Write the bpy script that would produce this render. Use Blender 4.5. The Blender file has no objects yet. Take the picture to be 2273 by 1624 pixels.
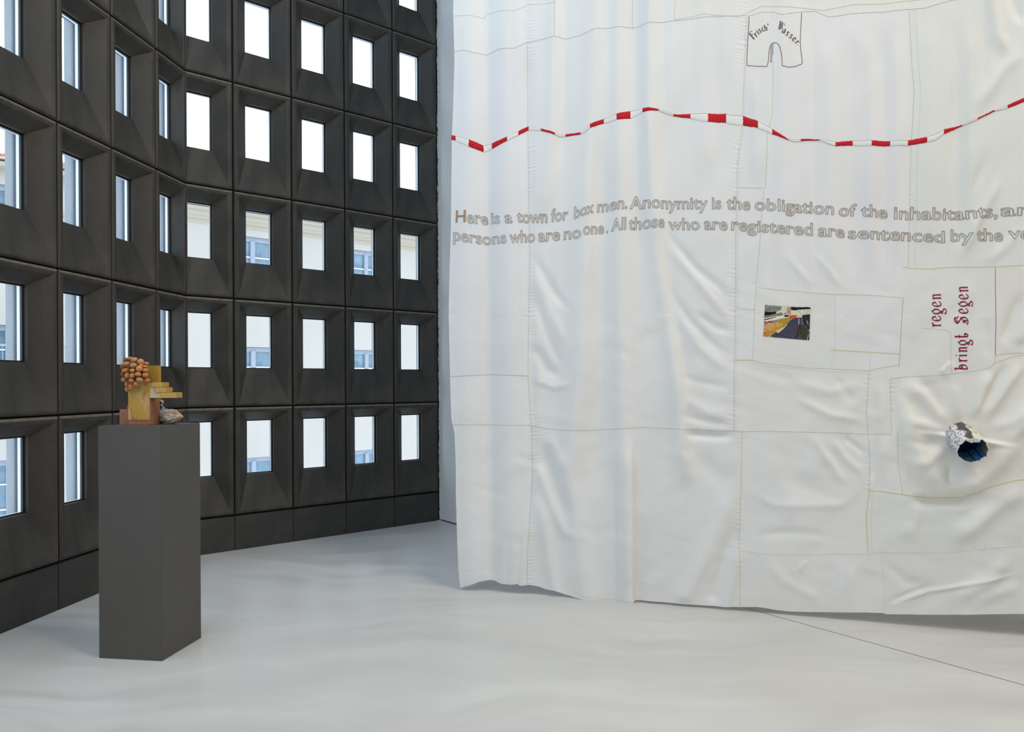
import bpy, bmesh, math, random
import numpy as np
from mathutils import Vector, Matrix
random.seed(7); np.random.seed(7)
sc = bpy.context.scene
PI = math.pi

# ------------------------------------------------------------------ camera
P = 0.92                                   # height of one row of facade panels (m)
F_PX, CX, CY, ROLL = 1689.07, 1136.5, 853.37, -0.0051
EYE = (1.1927 + 0.3259) * P
cam = bpy.data.cameras.new('camera'); camo = bpy.data.objects.new('camera', cam)
sc.collection.objects.link(camo); sc.camera = camo
cam.sensor_width = 36; cam.lens = 36 * F_PX / 2273; cam.shift_y = (CY - 812) / 2273
cam.clip_start = .05; cam.clip_end = 300
camo.matrix_world = Matrix.Translation((0, 0, EYE)) @ Matrix.Rotation(PI/2, 4, 'X') @ Matrix.Rotation(ROLL, 4, 'Z')

# ------------------------------------------------------------------ sky, lamps, exposure
world = bpy.data.worlds.new('overcast_sky'); sc.world = world; world.use_nodes = True
bg = world.node_tree.nodes['Background']
bg.inputs['Color'].default_value = (0.80, 0.92, 1.0, 1); bg.inputs['Strength'].default_value = 4.3
def area(name, loc, target, sx, sy, power, col):
    l = bpy.data.lights.new(name, 'AREA'); l.shape = 'RECTANGLE'; l.size = sx; l.size_y = sy
    l.energy = power; l.color = col
    o = bpy.data.objects.new(name, l); sc.collection.objects.link(o)
    o.location = loc; o.rotation_euler = (Vector(target) - Vector(loc)).to_track_quat('-Z', 'Y').to_euler()
    return o
area('ceiling_lamp_field', (3.0, 1.9, 8.4), (-.6, 3.4, .5), 3.0, 3.0, 330, (1.0, .92, .82))
area('ceiling_lamp_field', (4.6, -1.0, 7.8), (.9, 4.8, .9), 1.8, 1.8, 150, (1.0, .88, .70))
area('ceiling_lamp_field', (-1.0, -2.6, 8.0), (.5, 4.5, 1.4), 3.0, 1.6, 60, (1.0, .97, .93))
# added bluish fill lights from the left, standing in for unseen windows
area('added_left_fill', (-3.0, .9, 2.5), (0.2, 4.6, .6), 2.6, 3.6, 45, (.62, .82, 1.0))
area('added_upper_fill', (-2.3, 3.2, 6.8), (.6, 6.6, .6), 2.6, 1.3, 135, (.60, .80, 1.0))  # added to brighten the white wall and the floor by the facade
sc.view_settings.view_transform = 'Standard'; sc.view_settings.look = 'None'
sc.view_settings.exposure = -0.12; sc.view_settings.gamma = 1.0; sc.view_settings.use_curve_mapping = False
sc.cycles.max_bounces = 8; sc.cycles.diffuse_bounces = 5; sc.cycles.transparent_max_bounces = 12
sc.cycles.sample_clamp_indirect = 6.0

# ------------------------------------------------------------------ helpers
def ray(x, y):
    a = x - CX; b = y - CY; c, s = math.cos(ROLL), math.sin(ROLL)
    return np.array([(a*c + b*s)/F_PX, 1.0, -(-a*s + b*c)/F_PX])
def at(x, y, Y):
    """the point at distance Y seen at pixel x, y of the photograph"""
    r = ray(x, y); return Vector((r[0]*Y, Y, EYE + r[2]*Y))
def at_z(x, y, z=0.0):
    r = ray(x, y); return at(x, y, (z - EYE)/r[2])
def tag(o, label=None, cat=None, group=None, kind=None):
    for k, v in (('label', label), ('category', cat), ('group', group), ('kind', kind)):
        if v: o[k] = v
    return o
def link(name, me, mat=None, parent=None):
    o = bpy.data.objects.new(name, me); sc.collection.objects.link(o)
    if parent is not None: o.parent = parent
    if mat is not None and not me.materials:
        for m in (mat if isinstance(mat, (list, tuple)) else [mat]): me.materials.append(m)
    return o
def empty(name, loc=(0, 0, 0), rz=0, parent=None):
    o = bpy.data.objects.new(name, None); sc.collection.objects.link(o)
    o.location = loc; o.rotation_euler = (0, 0, rz); o.empty_display_size = .1
    if parent is not None: o.parent = parent
    return o
def pymesh(name, vs, fs, smooth=False):
    me = bpy.data.meshes.new(name); me.from_pydata([tuple(v) for v in vs], [], fs); me.validate(); me.update()
    if smooth: me.polygons.foreach_set('use_smooth', [True]*len(me.polygons))
    return me
def bmmesh(name, bm, smooth=False, norm=True):
    if norm: bmesh.ops.recalc_face_normals(bm, faces=bm.faces)
    me = bpy.data.meshes.new(name); bm.to_mesh(me); bm.free()
    if smooth: me.polygons.foreach_set('use_smooth', [True]*len(me.polygons))
    return me
def box(bm, x0, x1, y0, y1, z0, z1, bev=0):
    r = bmesh.ops.create_cube(bm, size=1)
    for v in r['verts']:
        v.co = Vector((x0 + (v.co.x+.5)*(x1-x0), y0 + (v.co.y+.5)*(y1-y0), z0 + (v.co.z+.5)*(z1-z0)))
    if bev:
        es = list({e for v in r['verts'] for e in v.link_edges})
        bmesh.ops.bevel(bm, geom=es, offset=bev, segments=2, affect='EDGES')
def prism(pts, z0, z1, bev=0):
    bm = bmesh.new(); a = [bm.verts.new((p[0], p[1], z0)) for p in pts]; b = [bm.verts.new((p[0], p[1], z1)) for p in pts]
    n = len(pts); bm.faces.new(a[::-1]); bm.faces.new(b)
    for i in range(n): bm.faces.new((a[i], a[(i+1) % n], b[(i+1) % n], b[i]))
    bmesh.ops.recalc_face_normals(bm, faces=bm.faces)
    if bev: bmesh.ops.bevel(bm, geom=bm.edges[:], offset=bev, segments=2, affect='EDGES')
    return bm

# ------------------------------------------------------------------ materials
def mat(name, base, rough=.8, spec=.3, noise=None, bump=None, metal=0, sheen=0, coat=0, attr=None, streak=None):
    """noise: list of (scale, colour, lo, hi, stretch); bump: list of (scale, strength, distance, stretch)"""
    m = bpy.data.materials.new(name); m.use_nodes = True; nt = m.node_tree; N = nt.nodes; L = nt.links
    b = N['Principled BSDF']; b.inputs['Roughness'].default_value = rough
    b.inputs['Specular IOR Level'].default_value = spec; b.inputs['Metallic'].default_value = metal
    if sheen: b.inputs['Sheen Weight'].default_value = sheen
    if coat: b.inputs['Coat Weight'].default_value = coat; b.inputs['Coat Roughness'].default_value = .15
    tc = N.new('ShaderNodeTexCoord')
    def mapped(st):
        mp = N.new('ShaderNodeMapping'); mp.inputs['Scale'].default_value = st; L.new(tc.outputs['Object'], mp.inputs[0]); return mp.outputs[0]
    if attr:
        a = N.new('ShaderNodeAttribute'); a.attribute_name = attr; cur = a.outputs['Color']
    else:
        rgb = N.new('ShaderNodeRGB'); rgb.outputs[0].default_value = (*base, 1); cur = rgb.outputs[0]
    for sc_, col, lo, hi, st in (noise or []):
        n = N.new('ShaderNodeTexNoise'); n.inputs['Scale'].default_value = sc_; n.inputs['Detail'].default_value = 5
        L.new(mapped(st), n.inputs['Vector'])
        mr = N.new('ShaderNodeMapRange'); mr.inputs[1].default_value = lo; mr.inputs[2].default_value = hi
        L.new(n.outputs['Fac'], mr.inputs[0])
        mx = N.new('ShaderNodeMix'); mx.data_type = 'RGBA'; L.new(mr.outputs[0], mx.inputs[0]); L.new(cur, mx.inputs[6])
        mx.inputs[7].default_value = (*col, 1); cur = mx.outputs[2]
    L.new(cur, b.inputs['Base Color'])
    prev = None
    for sc_, stren, dist, st in (bump or []):
        if sc_ == 'waffle':
            n = N.new('ShaderNodeTexChecker'); n.inputs['Scale'].default_value = 110; o_ = n.outputs['Fac']; L.new(mapped(st), n.inputs['Vector'])
        else:
            n = N.new('ShaderNodeTexNoise'); n.inputs['Scale'].default_value = sc_; n.inputs['Detail'].default_value = 6; o_ = n.outputs['Fac']; L.new(mapped(st), n.inputs['Vector'])
        bp = N.new('ShaderNodeBump'); bp.inputs['Strength'].default_value = stren; bp.inputs['Distance'].default_value = dist
        L.new(o_, bp.inputs['Height'])
        if prev: L.new(prev, bp.inputs['Normal'])
        prev = bp.outputs[0]
    if prev: L.new(prev, b.inputs['Normal'])
    return m
I1 = (1, 1, 1)
M = {}
M['concrete'] = mat('black_concrete', (.044, .040, .035), .62, .35,
    noise=[(3.0, (.067, .059, .048), .45, .75, I1), (9, (.028, .027, .026), .50, .8, (1, 1, .3)), (60, (.095, .09, .08), .62, .9, I1), (240, (.02, .02, .02), .70, .82, I1)],
    bump=[(18, .25, .004, I1), (160, .25, .001, I1)])
M['concrete_lit_edge'] = mat('painted_lit_arris', (.15, .13, .10), .75, .3, noise=[(40, (.09, .08, .062), .5, .7, I1), (6, (.16, .14, .105), .5, .75, I1)], bump=[(90, .5, .003, I1)])  # paler concrete that paints overhead light onto the top chamfers
M['concrete_plinth'] = mat('black_concrete_blocks', (.045, .043, .040), .65, .3,
    noise=[(2.2, (.08, .076, .068), .5, .8, I1), (14, (.035, .035, .036), .5, .8, I1), (80, (.09, .085, .078), .65, .9, I1)],
    bump=[(25, .3, .004, I1), (160, .3, .001, I1)])
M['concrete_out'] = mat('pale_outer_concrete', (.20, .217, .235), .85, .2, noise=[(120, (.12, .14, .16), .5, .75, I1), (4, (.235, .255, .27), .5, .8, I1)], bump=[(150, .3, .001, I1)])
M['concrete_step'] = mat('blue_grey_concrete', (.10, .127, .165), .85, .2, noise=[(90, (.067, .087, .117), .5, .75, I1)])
M['joint'] = mat('dark_joint', (.012, .012, .013), .9, .1)
M['gasket'] = mat('black_gasket', (.010, .012, .018), .45, .4)
M['alu'] = mat('white_aluminium', (.85, .86, .9), .35, .5)
M['white_wall'] = mat('white_plaster', (.82, .83, .84), .9, .2, noise=[(3, (.79, .80, .81), .4, .7, I1)], bump=[(60, .08, .002, I1)])
M['plaster_edge'] = mat('chipped_plaster', (.55, .53, .50), .95, .1, noise=[(40, (.25, .24, .22), .45, .6, I1)], bump=[(60, .8, .01, I1)])
M['ceiling'] = mat('ceiling_paint', (.6, .6, .6), .9, .1)
M['pedestal'] = mat('grey_pedestal_paint', (.082, .078, .070), .55, .35, noise=[(3, (.076, .072, .065), .4, .7, I1)], bump=[(300, .06, .0006, I1)])
M['stucco'] = mat('cream_stucco', (.285, .262, .240), .9, .2, noise=[(.8, (.275, .252, .231), .4, .7, I1)])
M['moulding'] = mat('cream_moulding', (.255, .222, .178), .9, .2)
M['slate'] = mat('lavender_slate', (.19, .18, .22), .6, .4, noise=[(6, (.25, .245, .28), .4, .7, I1)])
M['tile'] = mat('red_roof_tile', (.27, .10, .07), .8, .2, noise=[(7, (.34, .20, .16), .4, .7, I1)])
M['win_frame'] = mat('blue_grey_frame', (.165, .187, .23), .5, .4)
M['win_pane'] = mat('sky_reflecting_pane', (.06, .105, .15), .08, .35, noise=[(2.5, (.11, .17, .215), .35, .7, (1, 1, 2.2)), (9, (.04, .07, .115), .55, .8, I1)])
M['street'] = mat('asphalt', (.16, .16, .16), .9, .2)

# floor: polished screed, swirled by the trowel
def floor_mat():
    m = mat('polished_screed', (.56, .555, .54), .36, .35)
    nt = m.node_tree; N = nt.nodes; L = nt.links; b = N['Principled BSDF']
    tc = N.new('ShaderNodeTexCoord')
    d = N.new('ShaderNodeTexNoise'); d.inputs['Scale'].default_value = .55; d.inputs['Detail'].default_value = 3; L.new(tc.outputs['Object'], d.inputs['Vector'])
    mul = N.new('ShaderNodeVectorMath'); mul.operation = 'SCALE'; mul.inputs['Scale'].default_value = 1.6; L.new(d.outputs['Color'], mul.inputs[0])
    ad = N.new('ShaderNodeVectorMath'); ad.operation = 'ADD'; L.new(tc.outputs['Object'], ad.inputs[0]); L.new(mul.outputs[0], ad.inputs[1])
    mp = N.new('ShaderNodeMapping'); mp.inputs['Scale'].default_value = (.35, 2.4, 1); mp.inputs['Rotation'].default_value = (0, 0, .35); L.new(ad.outputs[0], mp.inputs[0])
    n1 = N.new('ShaderNodeTexNoise'); n1.inputs['Scale'].default_value = 2.0; n1.inputs['Detail'].default_value = 7; n1.inputs['Roughness'].default_value = .6; L.new(mp.outputs[0], n1.inputs['Vector'])
    n2 = N.new('ShaderNodeTexNoise'); n2.inputs['Scale'].default_value = 1.1; n2.inputs['Detail'].default_value = 5; L.new(ad.outputs[0], n2.inputs['Vector'])
    c1 = N.new('ShaderNodeValToRGB'); c1.color_ramp.elements[0].position = .32; c1.color_ramp.elements[1].position = .70
    c1.color_ramp.elements[0].color = (.50, .49, .475, 1); c1.color_ramp.elements[1].color = (.60, .59, .57, 1); L.new(n1.outputs['Fac'], c1.inputs[0])
    c2 = N.new('ShaderNodeMapRange'); c2.inputs[1].default_value = .50; c2.inputs[2].default_value = .72; c2.inputs[4].default_value = .30; L.new(n2.outputs['Fac'], c2.inputs[0])
    mx = N.new('ShaderNodeMix'); mx.data_type = 'RGBA'; L.new(c2.outputs[0], mx.inputs[0]); L.new(c1.outputs[0], mx.inputs[6]); mx.inputs[7].default_value = (.52, .47, .42, 1)
    n3 = N.new('ShaderNodeTexNoise'); n3.inputs['Scale'].default_value = 55; L.new(tc.outputs['Object'], n3.inputs['Vector'])
    c3 = N.new('ShaderNodeMapRange'); c3.inputs[1].default_value = .74; c3.inputs[2].default_value = .80; c3.inputs[4].default_value = .35; L.new(n3.outputs['Fac'], c3.inputs[0])
    m3 = N.new('ShaderNodeMix'); m3.data_type = 'RGBA'; L.new(c3.outputs[0], m3.inputs[0]); L.new(mx.outputs[2], m3.inputs[6]); m3.inputs[7].default_value = (.36, .33, .30, 1)
    L.new(m3.outputs[2], b.inputs['Base Color'])
    r = N.new('ShaderNodeMapRange'); r.inputs[1].default_value = .3; r.inputs[2].default_value = .7; r.inputs[3].default_value = .30; r.inputs[4].default_value = .46; L.new(n1.outputs['Fac'], r.inputs[0]); L.new(r.outputs[0], b.inputs['Roughness'])
    bp = N.new('ShaderNodeBump'); bp.inputs['Strength'].default_value = .10; bp.inputs['Distance'].default_value = .004; L.new(n1.outputs['Fac'], bp.inputs['Height']); L.new(bp.outputs[0], b.inputs['Normal'])
    return m
M['floor'] = floor_mat()
def glass_mat():
    m = bpy.data.materials.new('clear_glass'); m.use_nodes = True; nt = m.node_tree; N = nt.nodes; L = nt.links
    for n in list(N):
        if n.type == 'BSDF_PRINCIPLED': N.remove(n)
    out = [n for n in N if n.type == 'OUTPUT_MATERIAL'][0]
    tr = N.new('ShaderNodeBsdfTransparent'); tr.inputs[0].default_value = (.96, .98, 1, 1)
    gl = N.new('ShaderNodeBsdfGlossy'); gl.inputs['Roughness'].default_value = .02
    mx = N.new('ShaderNodeMixShader'); mx.inputs[0].default_value = .03; L.new(tr.outputs[0], mx.inputs[1]); L.new(gl.outputs[0], mx.inputs[2]); L.new(mx.outputs[0], out.inputs[0])
    return m
M['glass'] = glass_mat()

# ------------------------------------------------------------------ the facade of black coffered concrete panels
C0 = np.array([-2.901*P, 6.7596*P]); T1, T2 = .1236, .8608; W = .5729*P
D1 = np.array([math.sin(T1), math.cos(T1)]); D2 = np.array([math.sin(T2), math.cos(T2)])
FR1, FR2 = .7748, .7562                              # the two panels at the bend are narrower
ZB = EYE - 1.1927*P                                  # lower edge of the bottom row
ROWS = 6
def joint(j):
    if j == 5: return C0
    return C0 + D2*W*(FR2 + j - 6) if j > 5 else C0 - D1*W*(FR1 + 4 - j)
GAP = .0065*P; FACE = -.0144*P; MARG = .052*P; WB, WT, DW = .3577*P, .128*P, .0941*P
WL, WR = .1554*P, .1538*P; WIN = W - WL - WR
REV = .040*P; MITRE = math.tan((T2 - T1)/2); DOUT = .33*P
def loops_mesh(loops, mats, name, closed=True):
    """loops: rectangles (x0, x1, z0, z1, depth) joined one after another"""
    vs, fs = [], []
    for x0, x1, z0, z1, d in loops: vs += [(x0, d, z0), (x1, d, z0), (x1, d, z1), (x0, d, z1)]
    n = len(loops)
    for i in range(n if closed else n-1):
        a, b = 4*i, 4*((i+1) % n)
        for k in range(4): fs.append((a+k, a+(k+1) % 4, b+(k+1) % 4, b+k))
    bm = bmesh.new(); bv = [bm.verts.new(v) for v in vs]
    for i, f in enumerate(fs):
        fc = bm.faces.new([bv[q] for q in f]); fc.material_index = mats[i//4]
    return bmmesh(name, bm)
def panel_meshes(kind):
    """kind: full, left_of_bend, right_of_bend; x from the panel's left joint"""
    if kind == 'full': x0, x1, ml, mr, wl = 0, W, 0, 0, WL
    elif kind == 'left_of_bend': x0, x1, ml, mr, wl = 0, W*FR1, 0, MITRE, WL
    else: x0, x1, ml, mr, wl = 0, W*FR2, MITRE, 0, W*FR2 - WR - WIN
    wr = wl + WIN
    gl = 0 if ml else GAP; gr = 0 if mr else GAP
    rl = .018*P if ml else MARG; rr = .018*P if mr else MARG
    cl = .006*P if ml else .014*P; cr = .006*P if mr else .014*P
    def L(lx, rx, zi, zo, d, mi=True):
        return (x0 + lx - (ml*d if mi else 0), x1 - rx + (mr*d if mi else 0), zi, P - zo, d)
    inner = [
        L(gl, gr, GAP, GAP, DOUT), L(gl, gr, GAP, GAP, .020*P), L(gl, gr, GAP, GAP, -.004*P),
        L(gl + cl*.8, gr + cr*.8, GAP + .012*P, GAP + .017*P, FACE),
        L(rl*.62, rr*.62, MARG*.66, MARG*.66, FACE), L(rl, rr, MARG, MARG, FACE + .006*P),
        (wl, wr, WB, P - WT, DW), (wl + .001, wr - .001, WB + .001, P - WT - .001, DW + REV)]
    fr = .012*P
    # concrete body: closes behind the window through the outer flare
    k = .187
    def O(off, d):
        xr = wr + off; xl = wl - off
        return (xl, xr, WB - off, P - WT + off, d)
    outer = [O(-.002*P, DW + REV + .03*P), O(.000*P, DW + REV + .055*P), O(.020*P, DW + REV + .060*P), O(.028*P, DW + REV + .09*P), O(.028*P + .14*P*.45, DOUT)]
    if mr: outer = [(a, min(b, x1 + mr*e - .004), c, d_, e) for a, b, c, d_, e in outer]
    if ml: outer = [(max(a, x0 - ml*e + .004), b, c, d_, e) for a, b, c, d_, e in outer]
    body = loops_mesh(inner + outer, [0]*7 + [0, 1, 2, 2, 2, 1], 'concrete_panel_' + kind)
    for m_ in ('concrete', 'concrete_out', 'concrete_step', 'concrete_lit_edge'): body.materials.append(M[m_])
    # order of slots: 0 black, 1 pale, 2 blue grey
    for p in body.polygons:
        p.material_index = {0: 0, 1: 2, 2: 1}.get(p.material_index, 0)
        c_ = p.center
        if c_.z > P - MARG*.5 and c_.y < 0 and p.normal.z > .3: p.material_index = 3       # upper arris, light from above put into its colour
    d0 = DW + REV - .012*P; e = .0015*P
    frame = loops_mesh([(wl+e, wr-e, WB+e, P-WT-e, d0), (wl+fr, wr-fr, WB+fr*.8, P-WT-fr, d0), (wl+fr, wr-fr, WB+fr*.8, P-WT-fr, d0+.016*P), (wl+e, wr-e, WB+e, P-WT-e, d0+.016*P)], [0]*4, 'window_frame_' + kind)
    d1 = d0 + .020*P; f2 = .007*P
    spacer = loops_mesh([(wl+e, wr-e, WB+e, P-WT-e, d1), (wl+f2, wr-f2, WB+f2, P-WT-f2, d1), (wl+f2, wr-f2, WB+f2, P-WT-f2, d1+.022*P), (wl+e, wr-e, WB+e, P-WT-e, d1+.022*P)], [0]*4, 'glazing_edge_' + kind)
    g = bmesh.new(); box(g, wl+e*2, wr-e*2, d1 - .0035*P, d1 - .0005*P, WB+e*2, P-WT-e*2); glass = bmmesh('glass_pane_' + kind, g)
    frame.materials.append(M['gasket']); spacer.materials.append(M['alu']); glass.materials.append(M['glass'])
    return body, frame, spacer, glass
PM = {k: panel_meshes(k) for k in ('full', 'left_of_bend', 'right_of_bend')}

def plinth_mesh(w, gl, gr):
    bm = bmesh.new(); box(bm, gl*.6, w - gr*.6, -.002*P, .10*P, .0005, ZB - .010*P, .004); return bmmesh('plinth_block', bm)
PLF, PLL, PLR = plinth_mesh(W, GAP*.5, GAP*.5), plinth_mesh(W*FR1, GAP*.5, 0), plinth_mesh(W*FR2, 0, GAP*.5)
for m_ in (PLF, PLL, PLR): m_.materials.append(M['concrete_plinth'])

J0 = -2
def wing(name, cols, t, end):
    a = PI/2 - t
    js = [joint(j) for j in cols] + [joint(end)]
    bm = bmesh.new()                                  # recessed backing bars that show as the dark joints
    o = js[0]; L = float(np.linalg.norm(js[-1] - js[0])); g = GAP*1.05
    for q in js:
        u = float(np.linalg.norm(q - o))
        if abs(u - L) < 1e-6 and name == 'wall_left': continue
        if u == 0 and name == 'wall_back': continue
        box(bm, u-g, u+g, .022*P, .30*P, 0, ZB + ROWS*P)
    for k in range(ROWS + 1): box(bm, (.0 if name == 'wall_left' else .0), L, .018*P, .30*P, ZB + k*P - g - (.010*P if k == 0 else 0), ZB + k*P + g)
    if name == 'wall_back': box(bm, L, L + .12, .03, .30*P, 0, ZB + ROWS*P)
    w = link(name, bmmesh(name, bm), M['joint']); w.location = (o[0], o[1], 0); w.rotation_euler = (0, 0, a)
    w['kind'] = 'structure'
    up = bmesh.new(); box(up, 0, L, .0, .30*P, ZB + ROWS*P + GAP*1.2, 8.6)
    link('upper_wall_band', bmmesh('upper_wall_band', up), M['concrete_plinth'], w)
    for j in cols:
        kind = 'left_of_bend' if j == 4 else 'right_of_bend' if j == 5 else 'full'
        u = float(np.linalg.norm(joint(j) - o))
        body, frame, spacer, glass = PM[kind]
        for k in range(ROWS):
            p = link('concrete_panel', body, None, w); p.location = (u, 0, ZB + k*P)
            link('window_frame', frame, None, p); link('glazing_edge', spacer, None, p); link('glass_pane', glass, None, p)
        q = link('plinth_block', PLL if j == 4 else PLR if j == 5 else PLF, None, w); q.location = (u, 0, 0)
    return w
wall_left = wing('wall_left', [-2, -1, 0, 1, 2, 3, 4], T1, 5)
wall_back = wing('wall_back', [5, 6, 7, 8, 9], T2, 10)
tag(wall_left, 'black coffered concrete facade wing of square-cut panels left of the bend, behind the pedestal')
tag(wall_back, 'black coffered concrete facade wing right of the bend, running to the white wall')

# ------------------------------------------------------------------ floor, plain walls, ceiling
JE = joint(10); JS = joint(J0); HT = 8.6
WD = np.array([.590, -.807]); WD /= np.linalg.norm(WD)
PA = JE + D2*.022; PB = PA + WD*2.75                # white wall beside the facade
PC = np.array([6.6, PB[1] + (6.6 - PB[0])*.86]); PD = np.array([7.0, -4.0]); PE = np.array([-4.2, -4.0]); PF = np.array([-4.2, JS[1] - .3])
ring = [JS, C0, JE, PA, PB, PC, PD, PE, PF, np.array([JS[0], JS[1]-.3])]
# the slab runs under the facade
ring_f = [JS + np.array([-.3, .0]), C0 + np.array([-.28, .12]), JE + np.array([-.19, .23]), PA + np.array([.1, .1]), PB + .1, PC + .1, PD + np.array([.1, -.1]), PE - .1, PF + np.array([-.1, .1])]
fl = link('floor', bmmesh('floor', prism(ring_f, -.25, 0)), M['floor']); fl['kind'] = 'structure'
a_, b_ = at_z(1400, 1335*0 + 1278), at_z(2420, 1561)
dv = (b_ - a_); dv.z = 0; n_ = Vector((-dv.y, dv.x, 0)).normalized()*.0021
M['floor_joint'] = mat('brown_joint_filler', (.07, .05, .04), .8, .2)
p0, p1 = a_ + dv*.18, a_ + dv
fj = link('expansion_joint', bmmesh('expansion_joint', prism([p0-n_, p1-n_, p1+n_, p0+n_], -.002, .0008)), M['floor_joint'], fl)
ce = link('ceiling', bmmesh('ceiling', prism(ring_f, HT, HT + .2)), M['ceiling']); ce['kind'] = 'structure'
def plain_wall(name, a, b, th=.18, z0=.012, m='white_wall', out=1):
    d = (b - a)/np.linalg.norm(b - a); n = np.array([-d[1], d[0]])*th*out
    o = link(name, bmmesh(name, prism([a, b, b+n, a+n], z0, HT)), M[m]); o['kind'] = 'structure'; return o
wn = plain_wall('wall_partition', PA, PB)
n = np.array([-WD[1], WD[0]])
gapm = link('shadow_gap', bmmesh('shadow_gap', prism([PA + n*.012, PB + n*.012, PB + n*.17, PA + n*.17], 0.0, .012)), M['joint'], wn)
# ragged plaster edge between the last panel and the white wall
bm = bmesh.new(); zz = np.arange(.012, HT, .035); lay = []
for z in zz:
    r = .006 + .010*random.random()
    c = PA - D2*r; lay.append([bm.verts.new((c[0], c[1], z)), bm.verts.new((PA[0]+WD[0]*.004, PA[1]+WD[1]*.004, z)), bm.verts.new((PA[0]+n[0]*.1, PA[1]+n[1]*.1, z)), bm.verts.new((c[0]+n[0]*.1, c[1]+n[1]*.1, z))])
for a, b in zip(lay, lay[1:]):
    for k in range(4): bm.faces.new((a[k], a[(k+1) % 4], b[(k+1) % 4], b[k]))
link('plaster_edge', bmmesh('plaster_edge', bm), M['plaster_edge'], wn)
plain_wall('wall_rear', PB + np.array([.02, .02]), PC); plain_wall('wall_right', PC, PD); plain_wall('wall_front', PD, PE); plain_wall('wall_side', PE, PF)
plain_wall('wall_return', PF, np.array([JS[0] - .01, JS[1] - .3])); plain_wall('trim_1', np.array([JS[0]-.012, JS[1]-.3]), JS - D1*.012, .3)

# ------------------------------------------------------------------ outside: street and the cream houses opposite
st = link('street', bmmesh('street', prism([(-70, 6.5+8), (20, 60), (-40, 90), (-120, 60)], -8, -7.6)), M['street']); st['kind'] = 'structure'
ST = 3.3; BO = np.array([-7.59, 22.75]); BT = math.atan2(2.30, 2.72); EY = EYE
def facade(name, u0, u1, heads, axes, top, label, tile=False, push=0.0):
    root = empty(name, (BO[0], BO[1], 0), BT); tag(root, label, 'building')
    # wall with real window openings: local x along the street, y away from us
    hw = .66; wins = [(u, z) for u in axes for z in heads if u0 + .8 < u < u1 - .8]
    xs = sorted({u0, u1} | {u-hw for u, _ in wins} | {u+hw for u, _ in wins}); zs = sorted({-7.6, top} | {z for _, z in wins} | {z-1.98 for _, z in wins})
    hole = lambda x, z: any(u-hw < x < u+hw and h-1.98 < z < h for u, h in wins)
    bm = bmesh.new()
    for xa, xb in zip(xs, xs[1:]):
        for za, zb in zip(zs, zs[1:]):
            if not hole((xa+xb)/2, (za+zb)/2):
                vs = [bm.verts.new(v) for v in ((xa, push, za), (xb, push, za), (xb, push, zb), (xa, push, zb))]; bm.faces.new(vs)
    for u, h in wins:                                  # reveals
        for (xa, za), (xb, zb) in (((u-hw, h-1.98), (u-hw, h)), ((u-hw, h), (u+hw, h)), ((u+hw, h), (u+hw, h-1.98)), ((u+hw, h-1.98), (u-hw, h-1.98))):
            bm.faces.new([bm.verts.new(v) for v in ((xa, push, za), (xb, push, zb), (xb, push+.14, zb), (xa, push+.14, za))])
    bmesh.ops.remove_doubles(bm, verts=bm.verts, dist=1e-4)
    box(bm, u0, u1, push+.4, push+9, -7.6, top)
    link('wall', bmmesh('wall', bm), M['stucco'], root)
    fbm = bmesh.new(); y = push + .10
    box(fbm, -hw, hw, y, y+.06, -.14, 0, .008); box(fbm, -hw, hw, y, y+.06, -1.98, -1.88, .008)
    box(fbm, -hw, -hw+.09, y, y+.06, -1.88, -.14); box(fbm, hw-.09, hw, y, y+.06, -1.88, -.14)
    box(fbm, -.075, .075, y-.03, y+.06, -1.88, -.10, .012)
    fm = bmmesh('window', fbm); fm.materials.append(M['win_frame'])
    mb = bmesh.new(); box(mb, .075, hw-.09, y+.005, y+.045, -.015, .015); mm = bmmesh('glazing_bar', mb); mm.materials.append(M['alu'])
    pb = bmesh.new(); box(pb, -hw+.04, hw-.04, y+.05, y+.055, -1.94, -.06); pm = bmmesh('pane', pb); pm.materials.append(M['win_pane'])
    for u, h in wins:
        w_ = link('window', fm, None, root); w_.location = (u, 0, h)
        link('pane', pm, None, w_)
        for dx in (0, -hw + .015):
            for z in (-.60, -1.22): link('glazing_bar', mm, None, w_).location = (dx, 0, z)
    return root, wins
heads = [EY + h*ST for h in (1.345, .352, -.645)]
top = EY + 1.40*ST
b1, wins1 = facade('townhouse', -4.75, 24, heads, [-.11 + 3.82*i for i in range(-1, 4)], top, 'cream stucco townhouse with grey-blue casement windows seen through the right-hand panes')
def strip(bm, u0, u1, prof):
    a = [bm.verts.new((u0, y, z)) for y, z in prof]; b = [bm.verts.new((u1, y, z)) for y, z in prof]
    for i in range(len(prof)-1): bm.faces.new((a[i], b[i], b[i+1], a[i+1]))
    bm.faces.new(a); bm.faces.new(b[::-1])
bm = bmesh.new(); z0 = EY + 1.40*ST
strip(bm, -4.75, 24, [(.3, z0), (0, z0), (-.01, EY+1.44*ST), (-.07, EY+1.445*ST), (-.08, EY+1.465*ST), (-.14, EY+1.475*ST), (-.18, EY+1.50*ST), (-.30, EY+1.51*ST), (-.34, EY+1.535*ST), (.3, EY+1.54*ST)])
link('cornice', bmmesh('cornice', bm), M['moulding'], b1)
bm = bmesh.new(); strip(bm, -4.75, 24, [(-.30, EY+1.541*ST), (-.46, EY+1.545*ST), (-.50, EY+1.565*ST), (-.46, EY+1.58*ST), (-.40, EY+1.582*ST), (3.5, EY+2.0*ST), (3.5, EY+1.541*ST)])
link('roof', bmmesh('roof', bm), M['slate'], b1)
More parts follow.
